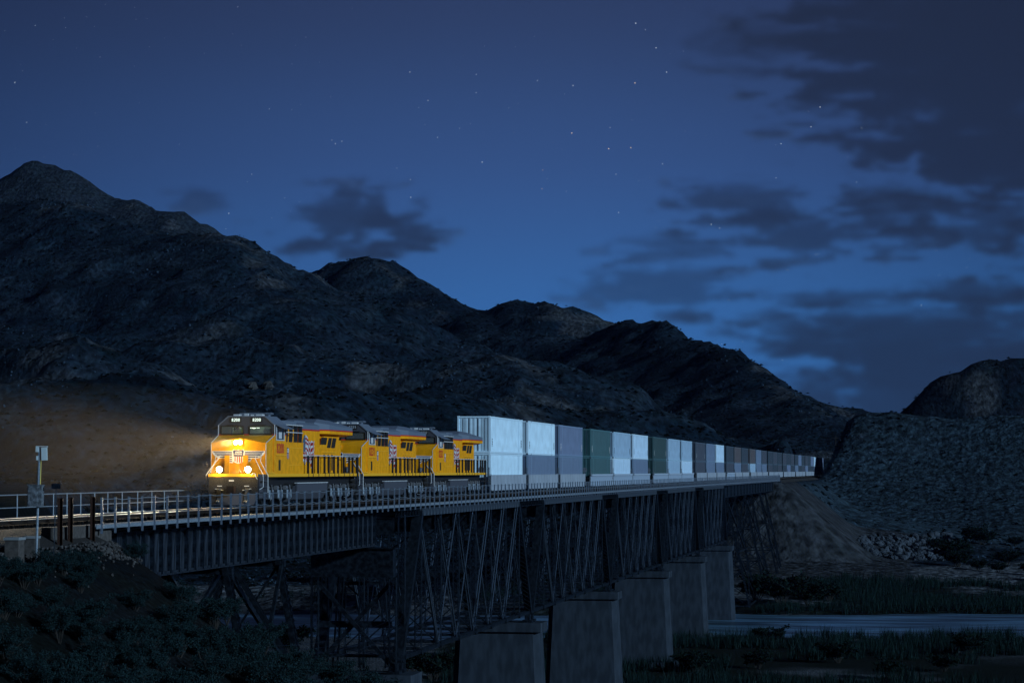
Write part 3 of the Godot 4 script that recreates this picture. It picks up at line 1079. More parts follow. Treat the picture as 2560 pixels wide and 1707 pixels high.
func add_wing(nose: Node3D, s: float) -> void:
	# three stepped feathers, white edged, with a lower tuft
	var back := MB.new()
	back.prism(mirrored([Vector2(0.36, 2.86), Vector2(1.40, 2.84), Vector2(1.37, 2.72), Vector2(1.31, 2.64), Vector2(1.22, 2.56), Vector2(1.10, 2.47), Vector2(0.72, 2.46), Vector2(0.62, 2.32), Vector2(0.46, 2.24), Vector2(0.30, 2.22), Vector2(0.22, 2.40), Vector2(0.24, 2.70)], s), Vector3(0, 0, 0.006), Vector3.RIGHT, Vector3.UP, Vector3(0, 0, 0.008))
	var w := part("wing_emblem", back, M.white, nose)
	for f: Array in [[2.77, 2.82, 1.34], [2.68, 2.735, 1.27], [2.60, 2.65, 1.18], [2.51, 2.56, 1.06], [2.39, 2.44, 0.66], [2.29, 2.34, 0.52]]:
		var b := MB.new()
		b.prism(mirrored([Vector2(0.33, f[0]), Vector2(float(f[2]) - 0.04, f[0]), Vector2(f[2], f[1]), Vector2(0.33, f[1])], s), Vector3(0, 0, 0.0145), Vector3.RIGHT, Vector3.UP, Vector3(0, 0, 0.006))
		part("feather", b, M.navy, w)

func locomotive(number: String, s0: float, lit: bool, label: String) -> Node3D:
	var t := thing("locomotive", label, "locomotive", Vector3(0, 0, -s0), 0.0, "yellow locomotives at the head of the train")
	# underframe and yellow sill
	var b := MB.new()
	b.span(-1.05, 1.05, 1.05, 1.50, -20.9, 0.8)
	b.span(-0.75, 0.75, 0.75, 1.049, -20.4, 0.5)
	part("underframe", b, M.black, t)
	b = MB.new()
	for s: float in [-1.0, 1.0]:
		b.span(s * 1.52, s * 1.56, 1.52, 1.68, -21.0, 0.0)
	b.span(-1.30, 1.30, 1.53, 1.68, 0.98, 1.02)
	b.span(-1.30, 1.30, 1.53, 1.68, -21.04, -21.0)
	var stripe := part("sill_stripe", b, M.yellow_stripe, t)
	b = MB.new()
	b.span(-1.52, 1.52, 1.51, 1.66, -21.0, 0.0)
	b.span(-1.30, 1.30, 1.51, 1.66, 0.0, 0.98)
	part("walkway_deck", b, M.gray, t)
	# nose
	b = MB.new()
	var fl := [Vector3(-1.44, 1.66, 0), Vector3(1.44, 1.66, 0), Vector3(1.44, 3.25, 0), Vector3(0, 3.50, 0), Vector3(-1.44, 3.25, 0)]
	var bl := []
	for p: Vector3 in fl:
		bl.append(Vector3(p.x, p.y if p.y < 2.0 else 3.66, -1.5))
	b.tri(fl[0], fl[1], fl[2]); b.tri(fl[0], fl[2], fl[3]); b.tri(fl[0], fl[3], fl[4])
	for i in 5:
		var j := (i + 1) % 5
		b.quad(fl[j], fl[i], bl[i], bl[j])
	b.quad(bl[1], bl[0], bl[4], bl[2])
	var nose := part("nose", b, M.yellow, t)
	b = MB.new()
	for x: float in [-0.70, 0.28]:
		b.span(x, x + 0.24, 1.70, 2.62, 0.0, 0.13)
	b.span(-0.17, 0.05, 1.70, 2.2, 0.0, 0.05)
	part("collision_post", b, M.yellow, nose)
	add_wing(nose, -1.0)
	add_wing(nose, 1.0)
	b = MB.new()
	var shield := [Vector2(-0.33, 2.83), Vector2(-0.27, 2.93), Vector2(-0.1, 2.89), Vector2(0, 2.92), Vector2(0.1, 2.89), Vector2(0.27, 2.93), Vector2(0.33, 2.83), Vector2(0.28, 2.68), Vector2(0.32, 2.45), Vector2(0.24, 2.28), Vector2(0, 2.18), Vector2(-0.24, 2.28), Vector2(-0.32, 2.45), Vector2(-0.28, 2.68)]
	b.prism(shield, Vector3(0, 0, 0.016), Vector3.RIGHT, Vector3.UP, Vector3(0, 0, 0.008))
	var sh := part("shield_emblem", b, M.white, nose)
	b = MB.new()
	b.prism([Vector2(-0.29, 2.83), Vector2(-0.25, 2.89), Vector2(0.25, 2.89), Vector2(0.29, 2.83), Vector2(0.25, 2.67), Vector2(0.255, 2.57), Vector2(-0.255, 2.57), Vector2(-0.25, 2.67)], Vector3(0, 0, 0.0245), Vector3.RIGHT, Vector3.UP, Vector3(0, 0, 0.006))
	part("shield_top", b, M.navy, sh)
	for i in 4:
		b = MB.new()
		var x := -0.20 + i * 0.115
		b.span(x, x + 0.055, 2.26 if absf(x) < 0.15 else 2.31, 2.56, 0.0245, 0.0305)
		part("shield_stripe", b, M.red, sh)
	write(sh, "lettering", "UNION", 0.085, 0.34, Vector3(0, 2.785, 0.034), 0.0, M.white)
	write(sh, "lettering", "PACIFIC", 0.085, 0.40, Vector3(0, 2.675, 0.034), 0.0, M.white)
	# headlight, ditch lights
	b = MB.new()
	b.prism([Vector2(-0.24, 3.12), Vector2(0.24, 3.12), Vector2(0.24, 3.44), Vector2(-0.24, 3.44)], Vector3(0, 0, 0.0), Vector3.RIGHT, Vector3.UP, Vector3(0, 0, 0.10))
	var hb := part("headlight_housing", b, M.yellow, nose)
	for x: float in [-0.105, 0.105]:
		b = MB.new()
		b.tube(Vector3(x, 3.28, 0.101), Vector3(x, 3.28, 0.13), 0.112, 16)
		part("headlight", b, M.lens if lit else M.lens_off, hb)
	for x: float in [-0.75, 0.75]:
		b = MB.new()
		b.tube(Vector3(x, 1.90, 0.72), Vector3(x, 1.90, 0.90), 0.17, 14)
		b.span(x - 0.08, x + 0.08, 1.66, 1.78, 0.74, 0.88)
		var dh := part("ditch_light_housing", b, M.gray, t)
		b = MB.new()
		b.tube(Vector3(x, 1.90, 0.901), Vector3(x, 1.90, 0.925), 0.15, 14)
		part("ditch_light", b, M.lens if lit else M.lens_off, dh)
	# pilot, plow, steps, handrails
	b = MB.new()
	b.prism([Vector2(-1.28, 0.68), Vector2(1.28, 0.68), Vector2(1.28, 1.50), Vector2(-1.28, 1.50)], Vector3(0, 0, 0.90), Vector3.RIGHT, Vector3.UP, Vector3(0, 0, 0.09))
	var pil := part("pilot_plate", b, M.pilot, t)
	b = MB.new()
	b.quad(Vector3(-1.26, 0.67, 0.96), Vector3(-1.14, 0.10, 1.16), Vector3(0, 0.10, 1.45), Vector3(0, 0.67, 1.15))
	b.quad(Vector3(0, 0.67, 1.15), Vector3(0, 0.10, 1.45), Vector3(1.14, 0.10, 1.16), Vector3(1.26, 0.67, 0.96))
	b.quad(Vector3(0, 0.67, 1.10), Vector3(0, 0.10, 1.40), Vector3(-1.14, 0.10, 1.11), Vector3(-1.26, 0.67, 0.91))
	b.quad(Vector3(1.26, 0.67, 0.91), Vector3(1.14, 0.10, 1.11), Vector3(0, 0.10, 1.40), Vector3(0, 0.67, 1.10))
	part("plow", b, M.gray, t)
	b = MB.new()
	b.span(-0.14, 0.14, 0.72, 1.02, 0.99, 1.42)
	b.span(-0.19, 0.19, 0.68, 1.06, 1.40, 1.56)
	part("coupler", b, M.rust, t)
	for s: float in [-1.0, 1.0]:
		b = MB.new()
		b.pipe([Vector3(s * 0.95, 2.6, 0.06), Vector3(s * 0.97, 2.45, 0.35), Vector3(s * 1.5, 1.62, 0.72), Vector3(s * 1.5, 1.0, 0.72), Vector3(s * 1.32, 0.88, 0.8)], 0.022)
		b.pipe([Vector3(s * 1.2, 2.66, 0.03), Vector3(s * 1.2, 2.3, 0.14), Vector3(s * 1.56, 1.62, 0.02), Vector3(s * 1.56, 0.72, 0.02)], 0.022)
		part("handrail", b, M.pipe_white, t)
		for k in 4:
			b = MB.new()
			b.span(s * 1.28, s * 1.54, 0.42 + k * 0.29, 0.46 + k * 0.29, 0.05, 0.70)
			part("step", b, M.gray, t)
		b = MB.new()
		b.span(s * 1.26, s * 1.30, 0.40, 1.5, 0.04, 0.72)
		b.span(s * 1.30, s * 1.55, 0.36, 1.5, 0.0, 0.035)
		part("step_side", b, M.gray, t)
		b = MB.new()
		for k in 3:
			b.pipe([Vector3(s * (0.66 + k * 0.07), 0.95, 1.0), Vector3(s * (0.66 + k * 0.07), 0.62, 1.12 + k * 0.02), Vector3(s * (0.64 + k * 0.06), 0.36, 1.2), Vector3(s * (0.67 + k * 0.06), 0.27, 1.24)], 0.028)
		part("air_hose", b, M.black, t)
		b = MB.new()
		for k in 3:
			b.tube(Vector3(s * (0.66 + k * 0.06), 0.31, 1.20), Vector3(s * (0.68 + k * 0.06), 0.25, 1.30), 0.04, 6)
		part("hose_coupling", b, M.bright_metal, t)
		b = MB.new()
		b.tube(Vector3(s * 0.5, 0.84, 1.02), Vector3(s * 0.95, 0.92, 1.02), 0.02, 6)
		part("grab_iron", b, M.pipe_white, pil)
		b = MB.new()
		b.span(s * 0.58, s * 0.84, 1.04, 1.08, 0.992, 0.998)
		part("warning_plate", b, M.white, pil)
	b = MB.new()
	b.span(-0.22, 0.04, 1.30, 1.37, 0.992, 0.998)
	b.span(-0.12, 0.10, 0.86, 0.93, 0.992, 0.998)
	part("number_plate", b, M.white, pil)
	b = MB.new()
	b.pipe([Vector3(0.95, 1.62, 1.04), Vector3(1.05, 1.70, 1.04), Vector3(1.18, 1.68, 1.04), Vector3(1.18, 1.56, 1.04), Vector3(1.28, 1.40, 1.04)], 0.02)
	part("uncoupling_lever", b, M.pipe_white, pil)
	# cab: front wall with two windows, sides, roof
	b = MB.new()
	b.span(-1.44, 1.44, 3.58, 3.665, -1.58, -1.5)
	for s: float in [-1.0, 1.0]:
		b.span(s * 1.44, s * 1.50, 1.66, 3.665, -3.9, -1.42)
	b.span(-1.44, 1.44, 1.66, 3.665, -3.9, -3.82)
	var cab := part("cab", b, M.yellow, t)
	b = MB.new()
	for s: float in [-1.0, 1.0]:
		b.span(s * 1.36, s * 1.502, 3.666, 3.735, -1.60, -1.498)
		b.span(s * 1.44, s * 1.502, 3.666, 3.735, -3.9, -1.601)
	b.span(-0.14, 0.14, 3.666, 3.735, -1.58, -1.498)
	part("red_stripe", b, M.red, cab)
	b = MB.new()
	b.prism([Vector2(-1.5, 4.16), Vector2(1.5, 4.16), Vector2(1.5, 4.22), Vector2(0.98, 4.66), Vector2(-0.98, 4.66), Vector2(-1.5, 4.22)], Vector3(0, 0, -1.5), Vector3.RIGHT, Vector3.UP, Vector3(0, 0, -0.08))
	for x: Array in [[-1.5, -1.36], [-0.14, 0.14], [1.36, 1.5]]:
		b.span(x[0], x[1], 3.736, 4.159, -1.58, -1.5)
	for s: float in [-1.0, 1.0]:
		b.span(s * 1.44, s * 1.50, 3.736, 4.20, -3.9, -1.581)
	b.span(-1.44, 1.44, 3.666, 4.20, -3.9, -3.82)
	var upper := part("cab_upper", b, M.gray, cab)
	b = MB.new()
	for s: float in [-1.0, 1.0]:
		b.prism(mirrored([Vector2(1.52, 4.21), Vector2(0.98, 4.665), Vector2(0.95, 4.62), Vector2(1.46, 4.19)], s), Vector3(0, 0, -1.46), Vector3.RIGHT, Vector3.UP, Vector3(0, 0, -2.5))
	b.span(-0.98, 0.98, 4.62, 4.668, -3.96, -1.461)
	part("cab_roof", b, M.gray_roof, upper)
	for s: float in [-1.0, 1.0]:
		var x0 := s * 0.14
		var x1 := s * 1.36
		b = MB.new()
		b.span(x0, x1, 3.70, 3.76, -1.53, -1.47)
		b.span(x0, x1, 4.12, 4.16, -1.53, -1.47)
		b.span(x0, x0 + s * 0.05, 3.761, 4.119, -1.53, -1.47)
		b.span(x1 - s * 0.05, x1, 3.761, 4.119, -1.53, -1.47)
		var win := part("windshield", b, M.black, upper)
		b = MB.new()
		b.quad(Vector3(minf(x0, x1) + 0.04, 3.75, -1.51), Vector3(maxf(x0, x1) - 0.04, 3.75, -1.51), Vector3(maxf(x0, x1) - 0.04, 4.13, -1.51), Vector3(minf(x0, x1) + 0.04, 4.13, -1.51))
		part("pane", b, M.glass, win)
		b = MB.new()
		b.bar(Vector3(s * 0.35, 4.17, -1.45), Vector3(s * 0.6, 3.98, -1.45), 0.03, 0.03)
		b.bar(Vector3(s * 0.4, 4.2, -1.44), Vector3(s * 1.05, 4.2, -1.44), 0.03, 0.03)
		part("wiper", b, M.black, win)
		b = MB.new()
		b.span(s * 0.27, s * 0.85, 4.33, 4.58, -1.5, -1.455)
		var nb := part("number_board", b, M.dark_screen, upper)
		write(nb, "number_sign", number, 0.155, 0.44, Vector3(s * 0.56, 4.455, -1.448), 0.0, M.digits if lit else M.digits_off)
		# side window with frame and sun shade
		b = MB.new()
		b.span(s * 1.501, s * 1.512, 3.43, 4.14, -3.42, -1.75)
		var sw := part("side_window", b, M.glass_dark, cab)
		b = MB.new()
		b.span(s * 1.513, s * 1.545, 3.43, 4.14, -1.85, -1.75)
		b.span(s * 1.513, s * 1.545, 3.43, 4.14, -3.42, -3.35)
		b.span(s * 1.513, s * 1.540, 3.40, 3.45, -3.44, -1.73)
		b.span(s * 1.513, s * 1.530, 3.5, 4.10, -2.9, -2.3)
		part("window_frame", b, M.pipe_white if s > 0 else M.gray, sw)
		b = MB.new()
		b.prism(mirrored([Vector2(1.50, 4.24), Vector2(1.98, 4.02), Vector2(1.97, 3.99), Vector2(1.50, 4.20)], s), Vector3(0, 0, -1.7), Vector3.RIGHT, Vector3.UP, Vector3(0, 0, -2.0))
		part("sun_shade", b, M.gray_roof, cab)
		write(cab, "number", number, 0.50, 1.45, Vector3(s * 1.506, 2.98, -2.68), s * PI / 2, M.red)
		# edge rails on the nose
		b = MB.new()
		b.pipe([Vector3(s * 1.45, 3.26, 0.0), Vector3(s * 1.5, 3.66, -1.47), Vector3(s * 1.5, 4.2, -1.48)], 0.022)
		b.pipe([Vector3(s * 1.445, 3.2, 0.01), Vector3(s * 1.445, 1.75, 0.01)], 0.018)
		part("edge_strip", b, M.pipe_white, nose)
		b = MB.new()
		b.span(s * 1.501, s * 1.55, 2.62, 2.67, -3.85, -1.7)
		b.span(s * 1.501, s * 1.53, 1.70, 1.76, -1.4, -0.2)
		part("ledge", b, M.yellow_stripe, cab)
		b = MB.new()
		b.span(s * 1.501, s * 1.506, 1.85, 2.40, -2.75, -2.35)
		part("cab_vent", b, M.dark_screen, cab)
	# roof gear
	b = MB.new()
	b.span(-0.75, -0.45, 4.67, 4.76, -2.2, -1.7)
	b.span(0.45, 0.78, 4.67, 4.76, -2.2, -1.7)
	b.span(-0.2, 0.0, 4.67, 4.80, -2.0, -1.8)
	b.tube(Vector3(0.15, 4.67, -1.9), Vector3(0.15, 4.74, -1.9), 0.05, 8)
	b.tube(Vector3(0.3, 4.67, -1.7), Vector3(0.3, 4.73, -1.7), 0.04, 8)
	part("antenna", b, M.pipe_white, upper)
	b = MB.new()
	b.span(-0.7, 0.7, 4.67, 4.85, -3.7, -2.7)
	for k in 3:
		b.tube(Vector3(0.8 + k * 0.1, 4.80, -3.1), Vector3(0.8 + k * 0.1, 4.80, -2.5), 0.035, 6, 0.07)
	part("air_conditioner", b, M.gray_roof, upper)
	# inside the cab
	b = MB.new()
	b.span(-1.43, 1.43, 2.4, 2.46, -3.8, -1.6)
	b.span(-1.2, -0.5, 2.47, 3.62, -2.0, -1.7)
	b.span(0.6, 1.2, 2.47, 3.55, -2.0, -1.7)
	part("cab_floor_and_desk", b, M.gray, cab)
	for x: float in [-0.75, 0.8]:
		b = MB.new()
		b.span(x - 0.25, x + 0.25, 3.26, 3.36, -2.95, -2.4)
		b.span(x - 0.25, x + 0.25, 3.36, 4.02, -3.03, -2.93)
		b.span(x - 0.06, x + 0.06, 2.47, 3.26, -2.8, -2.7)
		part("cab_seat", b, M.galv_light, cab)
	b = MB.new()
	b.span(0.95, 1.3, 3.4, 4.1, -3.8, -3.7)
	part("cab_locker", b, mat(0.25, 0.42, 0.36, 0.5), cab)
	b = MB.new()
	b.span(0.35, 0.75, 3.5, 3.9, -3.75, -3.68)
	part("cab_screen", b, mat(0.08, 0.22, 0.30, 0.4), cab)
	b = MB.new()
	for k in 4:
		b.span(-1.36 + k * 0.14, -1.32 + k * 0.14, 3.6, 4.1, -3.78, -3.7)
	part("cab_wall_rib", b, M.pipe_white, cab)
	# auxiliary cab behind, with the open bay of ducts above
	b = MB.new()
	b.span(-1.50, 1.50, 1.66, 3.30, -7.6, -3.902)
	b.span(-1.05, 1.05, 3.301, 4.05, -7.6, -3.902)
	b.span(-1.52, 1.52, 3.301, 3.34, -7.62, -3.91)
	var aux := part("equipment_cab", b, M.yellow, t)
	b = MB.new()
	b.span(-1.1, 1.1, 4.30, 4.48, -7.7, -3.97)
	b.span(-1.28, 1.28, 4.05, 4.30, -5.1, -3.97)
	part("equipment_roof", b, M.gray_roof, aux)
	for s: float in [-1.0, 1.0]:
		for k in 4:
			b = MB.new()
			var z := -4.15 - k * 1.03
			b.prism([Vector2(0, 3.345), Vector2(-0.20, 3.345), Vector2(-0.30, 3.75), Vector2(-0.28, 4.28), Vector2(-0.06, 4.28), Vector2(-0.10, 3.75)], Vector3(s * 1.3, 0, z), Vector3.BACK, Vector3.UP, Vector3(s * 0.16, 0, 0))
			part("duct", b, M.duct, aux)
		b = MB.new()
		b.tube(Vector3(s * 1.46, 4.25, -4.0), Vector3(s * 1.46, 4.25, -7.6), 0.03, 6)
		b.tube(Vector3(s * 1.46, 3.86, -4.0), Vector3(s * 1.46, 3.86, -7.6), 0.03, 6)
		part("roof_rail", b, M.pipe_white, aux)
		b = MB.new()
		b.span(s * 1.501, s * 1.53, 3.02, 3.06, -7.3, -4.3)
		b.span(s * 1.501, s * 1.525, 2.12, 2.15, -7.3, -4.3)
		b.span(s * 1.501, s * 1.515, 2.15, 3.02, -4.32, -4.28)
		part("door_trim", b, M.yellow_stripe, aux)
		# small shield and lettering
		b = MB.new()
		b.prism([Vector2(0.0, 3.05), Vector2(0.40, 3.05), Vector2(0.40, 2.75), Vector2(0.0, 2.75)], Vector3(s * 1.502, 0, -4.05), Vector3.FORWARD, Vector3.UP, Vector3(s * 0.012, 0, 0))
		var lg := part("side_shield", b, M.navy, aux)
		b = MB.new()
		b.prism([Vector2(0.0, 2.749), Vector2(0.40, 2.749), Vector2(0.40, 2.55), Vector2(0.33, 2.46), Vector2(0.2, 2.43), Vector2(0.07, 2.46), Vector2(0.0, 2.55)], Vector3(s * 1.502, 0, -4.05), Vector3.FORWARD, Vector3.UP, Vector3(s * 0.012, 0, 0))
		part("shield_field", b, M.lilac_plate, lg)
		write(lg, "lettering", "UNION", 0.1, 0.3, Vector3(s * 1.518, 2.95, -4.25), s * PI / 2, M.white)
		write(lg, "lettering", "PACIFIC", 0.1, 0.34, Vector3(s * 1.518, 2.83, -4.25), s * PI / 2, M.white)
	# engine hood
	b = MB.new()
	b.span(-1.28, 1.28, 1.66, 4.02, -12.2, -7.602)
	b.span(-1.05, 1.05, 1.66, 4.0, -16.6, -12.201)
	var hood := part("engine_hood", b, M.yellow, t)
	b = MB.new()
	b.span(-1.285, 1.285, 4.021, 4.10, -12.2, -7.602)
	part("red_stripe", b, M.red, hood)
	b = MB.new()
	b.prism([Vector2(-1.28, 4.101), Vector2(1.28, 4.101), Vector2(1.28, 4.33), Vector2(1.0, 4.46), Vector2(-1.0, 4.46), Vector2(-1.28, 4.33)], Vector3(0, 0, -7.61), Vector3.RIGHT, Vector3.UP, Vector3(0, 0, -4.58))
	b.span(-0.8, 0.8, 4.461, 4.56, -10.8, -8.4)
	part("hood_roof", b, M.gray_roof, hood)
	for s: float in [-1.0, 1.0]:
		b = MB.new()
		for k in 3:
			b.span(s * 1.281, s * 1.295, 1.72, 3.95, -8.9 - k * 1.1, -8.87 - k * 1.1)
		part("door_seam", b, M.yellow_stripe, hood)
		# waving flag
		b = MB.new()
		var pts := PackedVector2Array()
		for q: Array in [[0, 2.78], [0.03, 2.42], [0.0, 2.06], [0.2, 2.30], [0.45, 2.25], [0.75, 2.38], [1.1, 2.12], [1.4, 2.36], [1.75, 2.28], [2.0, 2.40], [2.35, 2.22], [2.45, 1.96], [2.8, 2.10], [3.0, 2.5], [3.2, 2.55], [3.22, 3.5], [2.9, 3.42], [2.6, 3.50], [2.3, 3.42], [1.9, 3.48], [1.55, 3.76], [1.0, 3.78], [0.7, 3.5], [0.4, 3.2]]:
			pts.append(Vector2(q[0], q[1]))
		var idx := Geometry2D.triangulate_polygon(pts)
		b.with_uv = true
		for i in range(0, idx.size(), 3):
			var tri := [pts[idx[i]], pts[idx[i + 1]], pts[idx[i + 2]]]
			var p3 := []
			for q: Vector2 in tri:
				p3.append(Vector3(s * 1.300, q.y, -7.68 - q.x))
			var back: bool = ((p3[1] - p3[0]).cross(p3[2] - p3[0])).x * s < 0.0
			var o3 := [0, 2, 1] if back else [0, 1, 2]
			b.tri(p3[o3[0]], p3[o3[1]], p3[o3[2]])
			for kk in [o3[0], o3[2], o3[1]]:
				var q: Vector2 = tri[kk]
				b.t.append(Vector2(q.x / 3.3, (3.8 - q.y) / 1.9))
		part("flag_decal", b, M.flag, hood)
	# radiator cab with wings
	b = MB.new()
	b.prism([Vector2(-1.0, 3.78), Vector2(1.0, 3.78), Vector2(1.56, 3.9), Vector2(1.56, 4.07), Vector2(-1.56, 4.07), Vector2(-1.56, 3.9)], Vector3(0, 0, -13.4), Vector3.RIGHT, Vector3.UP, Vector3(0, 0, -5.8))
	for s: float in [-1.0, 1.0]:
		b.tri(Vector3(s * 1.05, 3.9, -11.9), Vector3(s * 1.56, 3.9, -13.4), Vector3(s * 1.05, 3.9, -13.4))
		b.quad(Vector3(s * 1.05, 3.9, -11.9), Vector3(s * 1.56, 3.9, -13.4), Vector3(s * 1.56, 4.07, -13.4), Vector3(s * 1.05, 4.07, -11.9))
	b.span(-1.0, 1.0, 3.90, 4.07, -13.4, -12.3)
	var rad := part("radiator_cab", b, M.yellow, t)
	b = MB.new()
	b.span(-1.57, 1.57, 4.071, 4.135, -19.21, -13.39)
	for s: float in [-1.0, 1.0]:
		b.quad(Vector3(s * 1.055, 4.071, -11.9), Vector3(s * 1.57, 4.071, -13.4), Vector3(s * 1.57, 4.135, -13.4), Vector3(s * 1.055, 4.135, -11.9))
	part("red_stripe", b, M.red, rad)
	b = MB.new()
	var fr := [Vector3(-1.05, 4.14, -11.9), Vector3(1.05, 4.14, -11.9), Vector3(1.05, 4.52, -11.9), Vector3(-1.05, 4.52, -11.9)]
	var md := [Vector3(-1.56, 4.14, -13.4), Vector3(1.56, 4.14, -13.4), Vector3(1.56, 4.42, -13.4), Vector3(0.85, 4.74, -13.4), Vector3(-0.85, 4.74, -13.4), Vector3(-1.56, 4.42, -13.4)]
	var bk := []
	var en := []
	for p: Vector3 in md:
		bk.append(Vector3(p.x, p.y if p.y < 4.2 else (4.34 if absf(p.x) > 1.0 else 4.70), -16.2))
		en.append(Vector3(p.x, p.y if p.y < 4.2 else (4.34 if absf(p.x) > 1.0 else 4.42), -19.2))
	b.quad(fr[0], fr[1], fr[2], fr[3])
	for s: int in [0, 1]:
		var a0: Vector3 = fr[1] if s == 1 else fr[0]
		var a1: Vector3 = fr[2] if s == 1 else fr[3]
		var m0: Vector3 = md[1] if s == 1 else md[0]
		var m1: Vector3 = md[2] if s == 1 else md[5]
		var m2: Vector3 = md[3] if s == 1 else md[4]
		if s == 1:
			b.quad(a0, m0, m1, a1)
			b.tri(a1, m1, m2)
		else:
			b.quad(m0, a0, a1, m1)
			b.tri(m1, a1, m2)
	b.quad(fr[3], fr[2], md[3], md[4])
	for i in 6:
		var j := (i + 1) % 6
		b.quad(md[j], md[i], bk[i], bk[j])
		b.quad(bk[j], bk[i], en[i], en[j])
	for i in range(1, 5):
		b.tri(en[0], en[i + 1], en[i])
	part("radiator_roof", b, M.gray_roof, rad)
	# slanted intake screens and lower engine room under the wings
	b = MB.new()
	b.span(-1.28, 1.28, 1.66, 3.02, -16.6, -12.21)
	b.prism([Vector2(-12.21, 3.03), Vector2(-16.4, 3.03), Vector2(-17.3, 3.77), Vector2(-13.5, 3.77)], Vector3(-1.22, 0, 0), Vector3.BACK, Vector3.UP, Vector3(2.44, 0, 0))
	var er := part("engine_room", b, M.yellow, t)
	for s: float in [-1.0, 1.0]:
		for q: Array in [[-12.6, -14.0, 0.35, 0.8], [-14.2, -15.0, 0.08, 1.0], [-15.2, -16.1, 0.08, 1.0]]:
			b = MB.new()
			var y0 := 3.08 + 0.62 * float(q[2])
			b.prism([Vector2(q[0], y0), Vector2(q[1], y0), Vector2(float(q[1]) - 0.75 * (3.7 - y0), 3.70), Vector2(float(q[0]) - 0.75 * (3.7 - y0), 3.70)], Vector3(s * 1.221, 0, 0), Vector3.BACK, Vector3.UP, Vector3(s * 0.012, 0, 0))
			part("intake_screen", b, M.dark_screen, er)
		for k in 3:
			b = MB.new()
			b.span(s * 1.281, s * 1.29, 1.85, 2.75, -13.45 - k * 0.95, -13.15 - k * 0.95)
			part("vent", b, M.dark_screen, er)
		b = MB.new()
		b.span(s * 1.281, s * 1.33, 2.84, 2.88, -16.0, -12.9)
		b.span(s * 1.281, s * 1.33, 1.70, 1.74, -16.0, -12.9)
		part("door_trim", b, M.yellow_stripe, er)
	b = MB.new()
	b.span(-1.0, 1.0, 1.66, 3.6, -18.6, -16.602)
	part("rear_hood", b, M.yellow, t)
	# walkway railing
	for s: float in [-1.0, 1.0]:
		b = MB.new()
		b.pipe([Vector3(s * 1.54, 2.66, -7.65), Vector3(s * 1.54, 2.66, -20.9), Vector3(s * 1.3, 2.66, -21.0)], 0.026)
		part("handrail", b, M.pipe_white, t)
		for z: float in [-8.6, -9.6, -10.9, -12.4, -13.4, -14.7, -15.7, -17.1, -18.5, -19.4]:
			b = MB.new()
			b.span(s * 1.47, s * 1.575, 1.50, 2.65, z - 0.05, z + 0.05)
			part("stanchion", b, M.black, t)
		b = MB.new()
		b.span(s * 1.50, s * 1.58, 0.5, 2.65, -20.75, -20.35)
		part("corner_post", b, M.black, t)
		b = MB.new()
		for k in 4:
			b.span(s * 1.25, s * 1.54, 0.42 + k * 0.29, 0.46 + k * 0.29, -20.9, -20.3)
		part("rear_step", b, M.gray, t)
	# fuel tank
	b = MB.new()
	b.prism([Vector2(-1.42, 1.04), Vector2(-1.42, 0.62), Vector2(-1.2, 0.30), Vector2(-0.9, 0.18), Vector2(0.9, 0.18), Vector2(1.2, 0.30), Vector2(1.42, 0.62), Vector2(1.42, 1.04)], Vector3(0, 0, -6.3), Vector3.RIGHT, Vector3.UP, Vector3(0, 0, -6.9))
	var tank := part("fuel_tank", b, M.gray, t)
	b = MB.new()
	for s: float in [-1.0, 1.0]:
		b.span(s * 1.40, s * 1.50, 0.70, 1.16, -13.2, -6.3)
	part("tank_skirt", b, M.gray, tank)
	b = MB.new()
	for s: float in [-1.0, 1.0]:
		b.span(s * 1.36, s * 1.53, 1.161, 1.20, -13.24, -6.26)
	part("tank_ledge", b, M.pipe_white, tank)
	# trucks
	for z0: float in [-3.7, -17.4]:
		b = MB.new()
		for s: float in [-1.0, 1.0]:
			b.prism([Vector2(-2.5, 0.55), Vector2(-2.2, 0.85), Vector2(-0.7, 0.85), Vector2(-0.5, 0.66), Vector2(0.5, 0.66), Vector2(0.7, 0.85), Vector2(2.2, 0.85), Vector2(2.5, 0.55), Vector2(2.4, 0.4), Vector2(-2.4, 0.4)], Vector3(s * 1.08, 0, z0), Vector3.BACK, Vector3.UP, Vector3(s * 0.14, 0, 0))
		b.span(-1.0, 1.0, 0.5, 0.74, z0 - 0.4, z0 + 0.4)
		var tr := part("truck", b, M.truck, t)
		for k in 3:
			b = MB.new()
			var z := z0 + (k - 1) * 1.85
			for s: float in [-1.0, 1.0]:
				b.tube(Vector3(s * 0.69, 0.53, z), Vector3(s * 0.83, 0.53, z), 0.53, 20)
			b.tube(Vector3(-0.69, 0.53, z), Vector3(0.69, 0.53, z), 0.1, 8)
			part("wheelset", b, M.truck, tr)
			b = MB.new()
			for s: float in [-1.0, 1.0]:
				b.span(s * 1.06, s * 1.30, 0.36, 0.70, z - 0.2, z + 0.2)
				b.tube(Vector3(s * 1.30, 0.53, z), Vector3(s * 1.36, 0.53, z), 0.13, 10)
				for e: float in [-0.33, 0.33]:
					b.tube(Vector3(s * 1.2, 0.42, z + e), Vector3(s * 1.2, 0.84, z + e), 0.09, 8)
			part("axle_box", b, M.galv_light, tr)
			b = MB.new()
			for s: float in [-1.0, 1.0]:
				b.tube(Vector3(s * 1.22, 0.95, z + 0.5), Vector3(s * 1.22, 0.95, z + 0.95), 0.11, 8)
				b.pipe([Vector3(s * 1.32, 1.1, z + 0.2), Vector3(s * 1.34, 0.7, z + 0.1), Vector3(s * 1.32, 0.3, z + 0.45)], 0.025)
			part("brake_cylinder", b, M.bright_metal, tr)
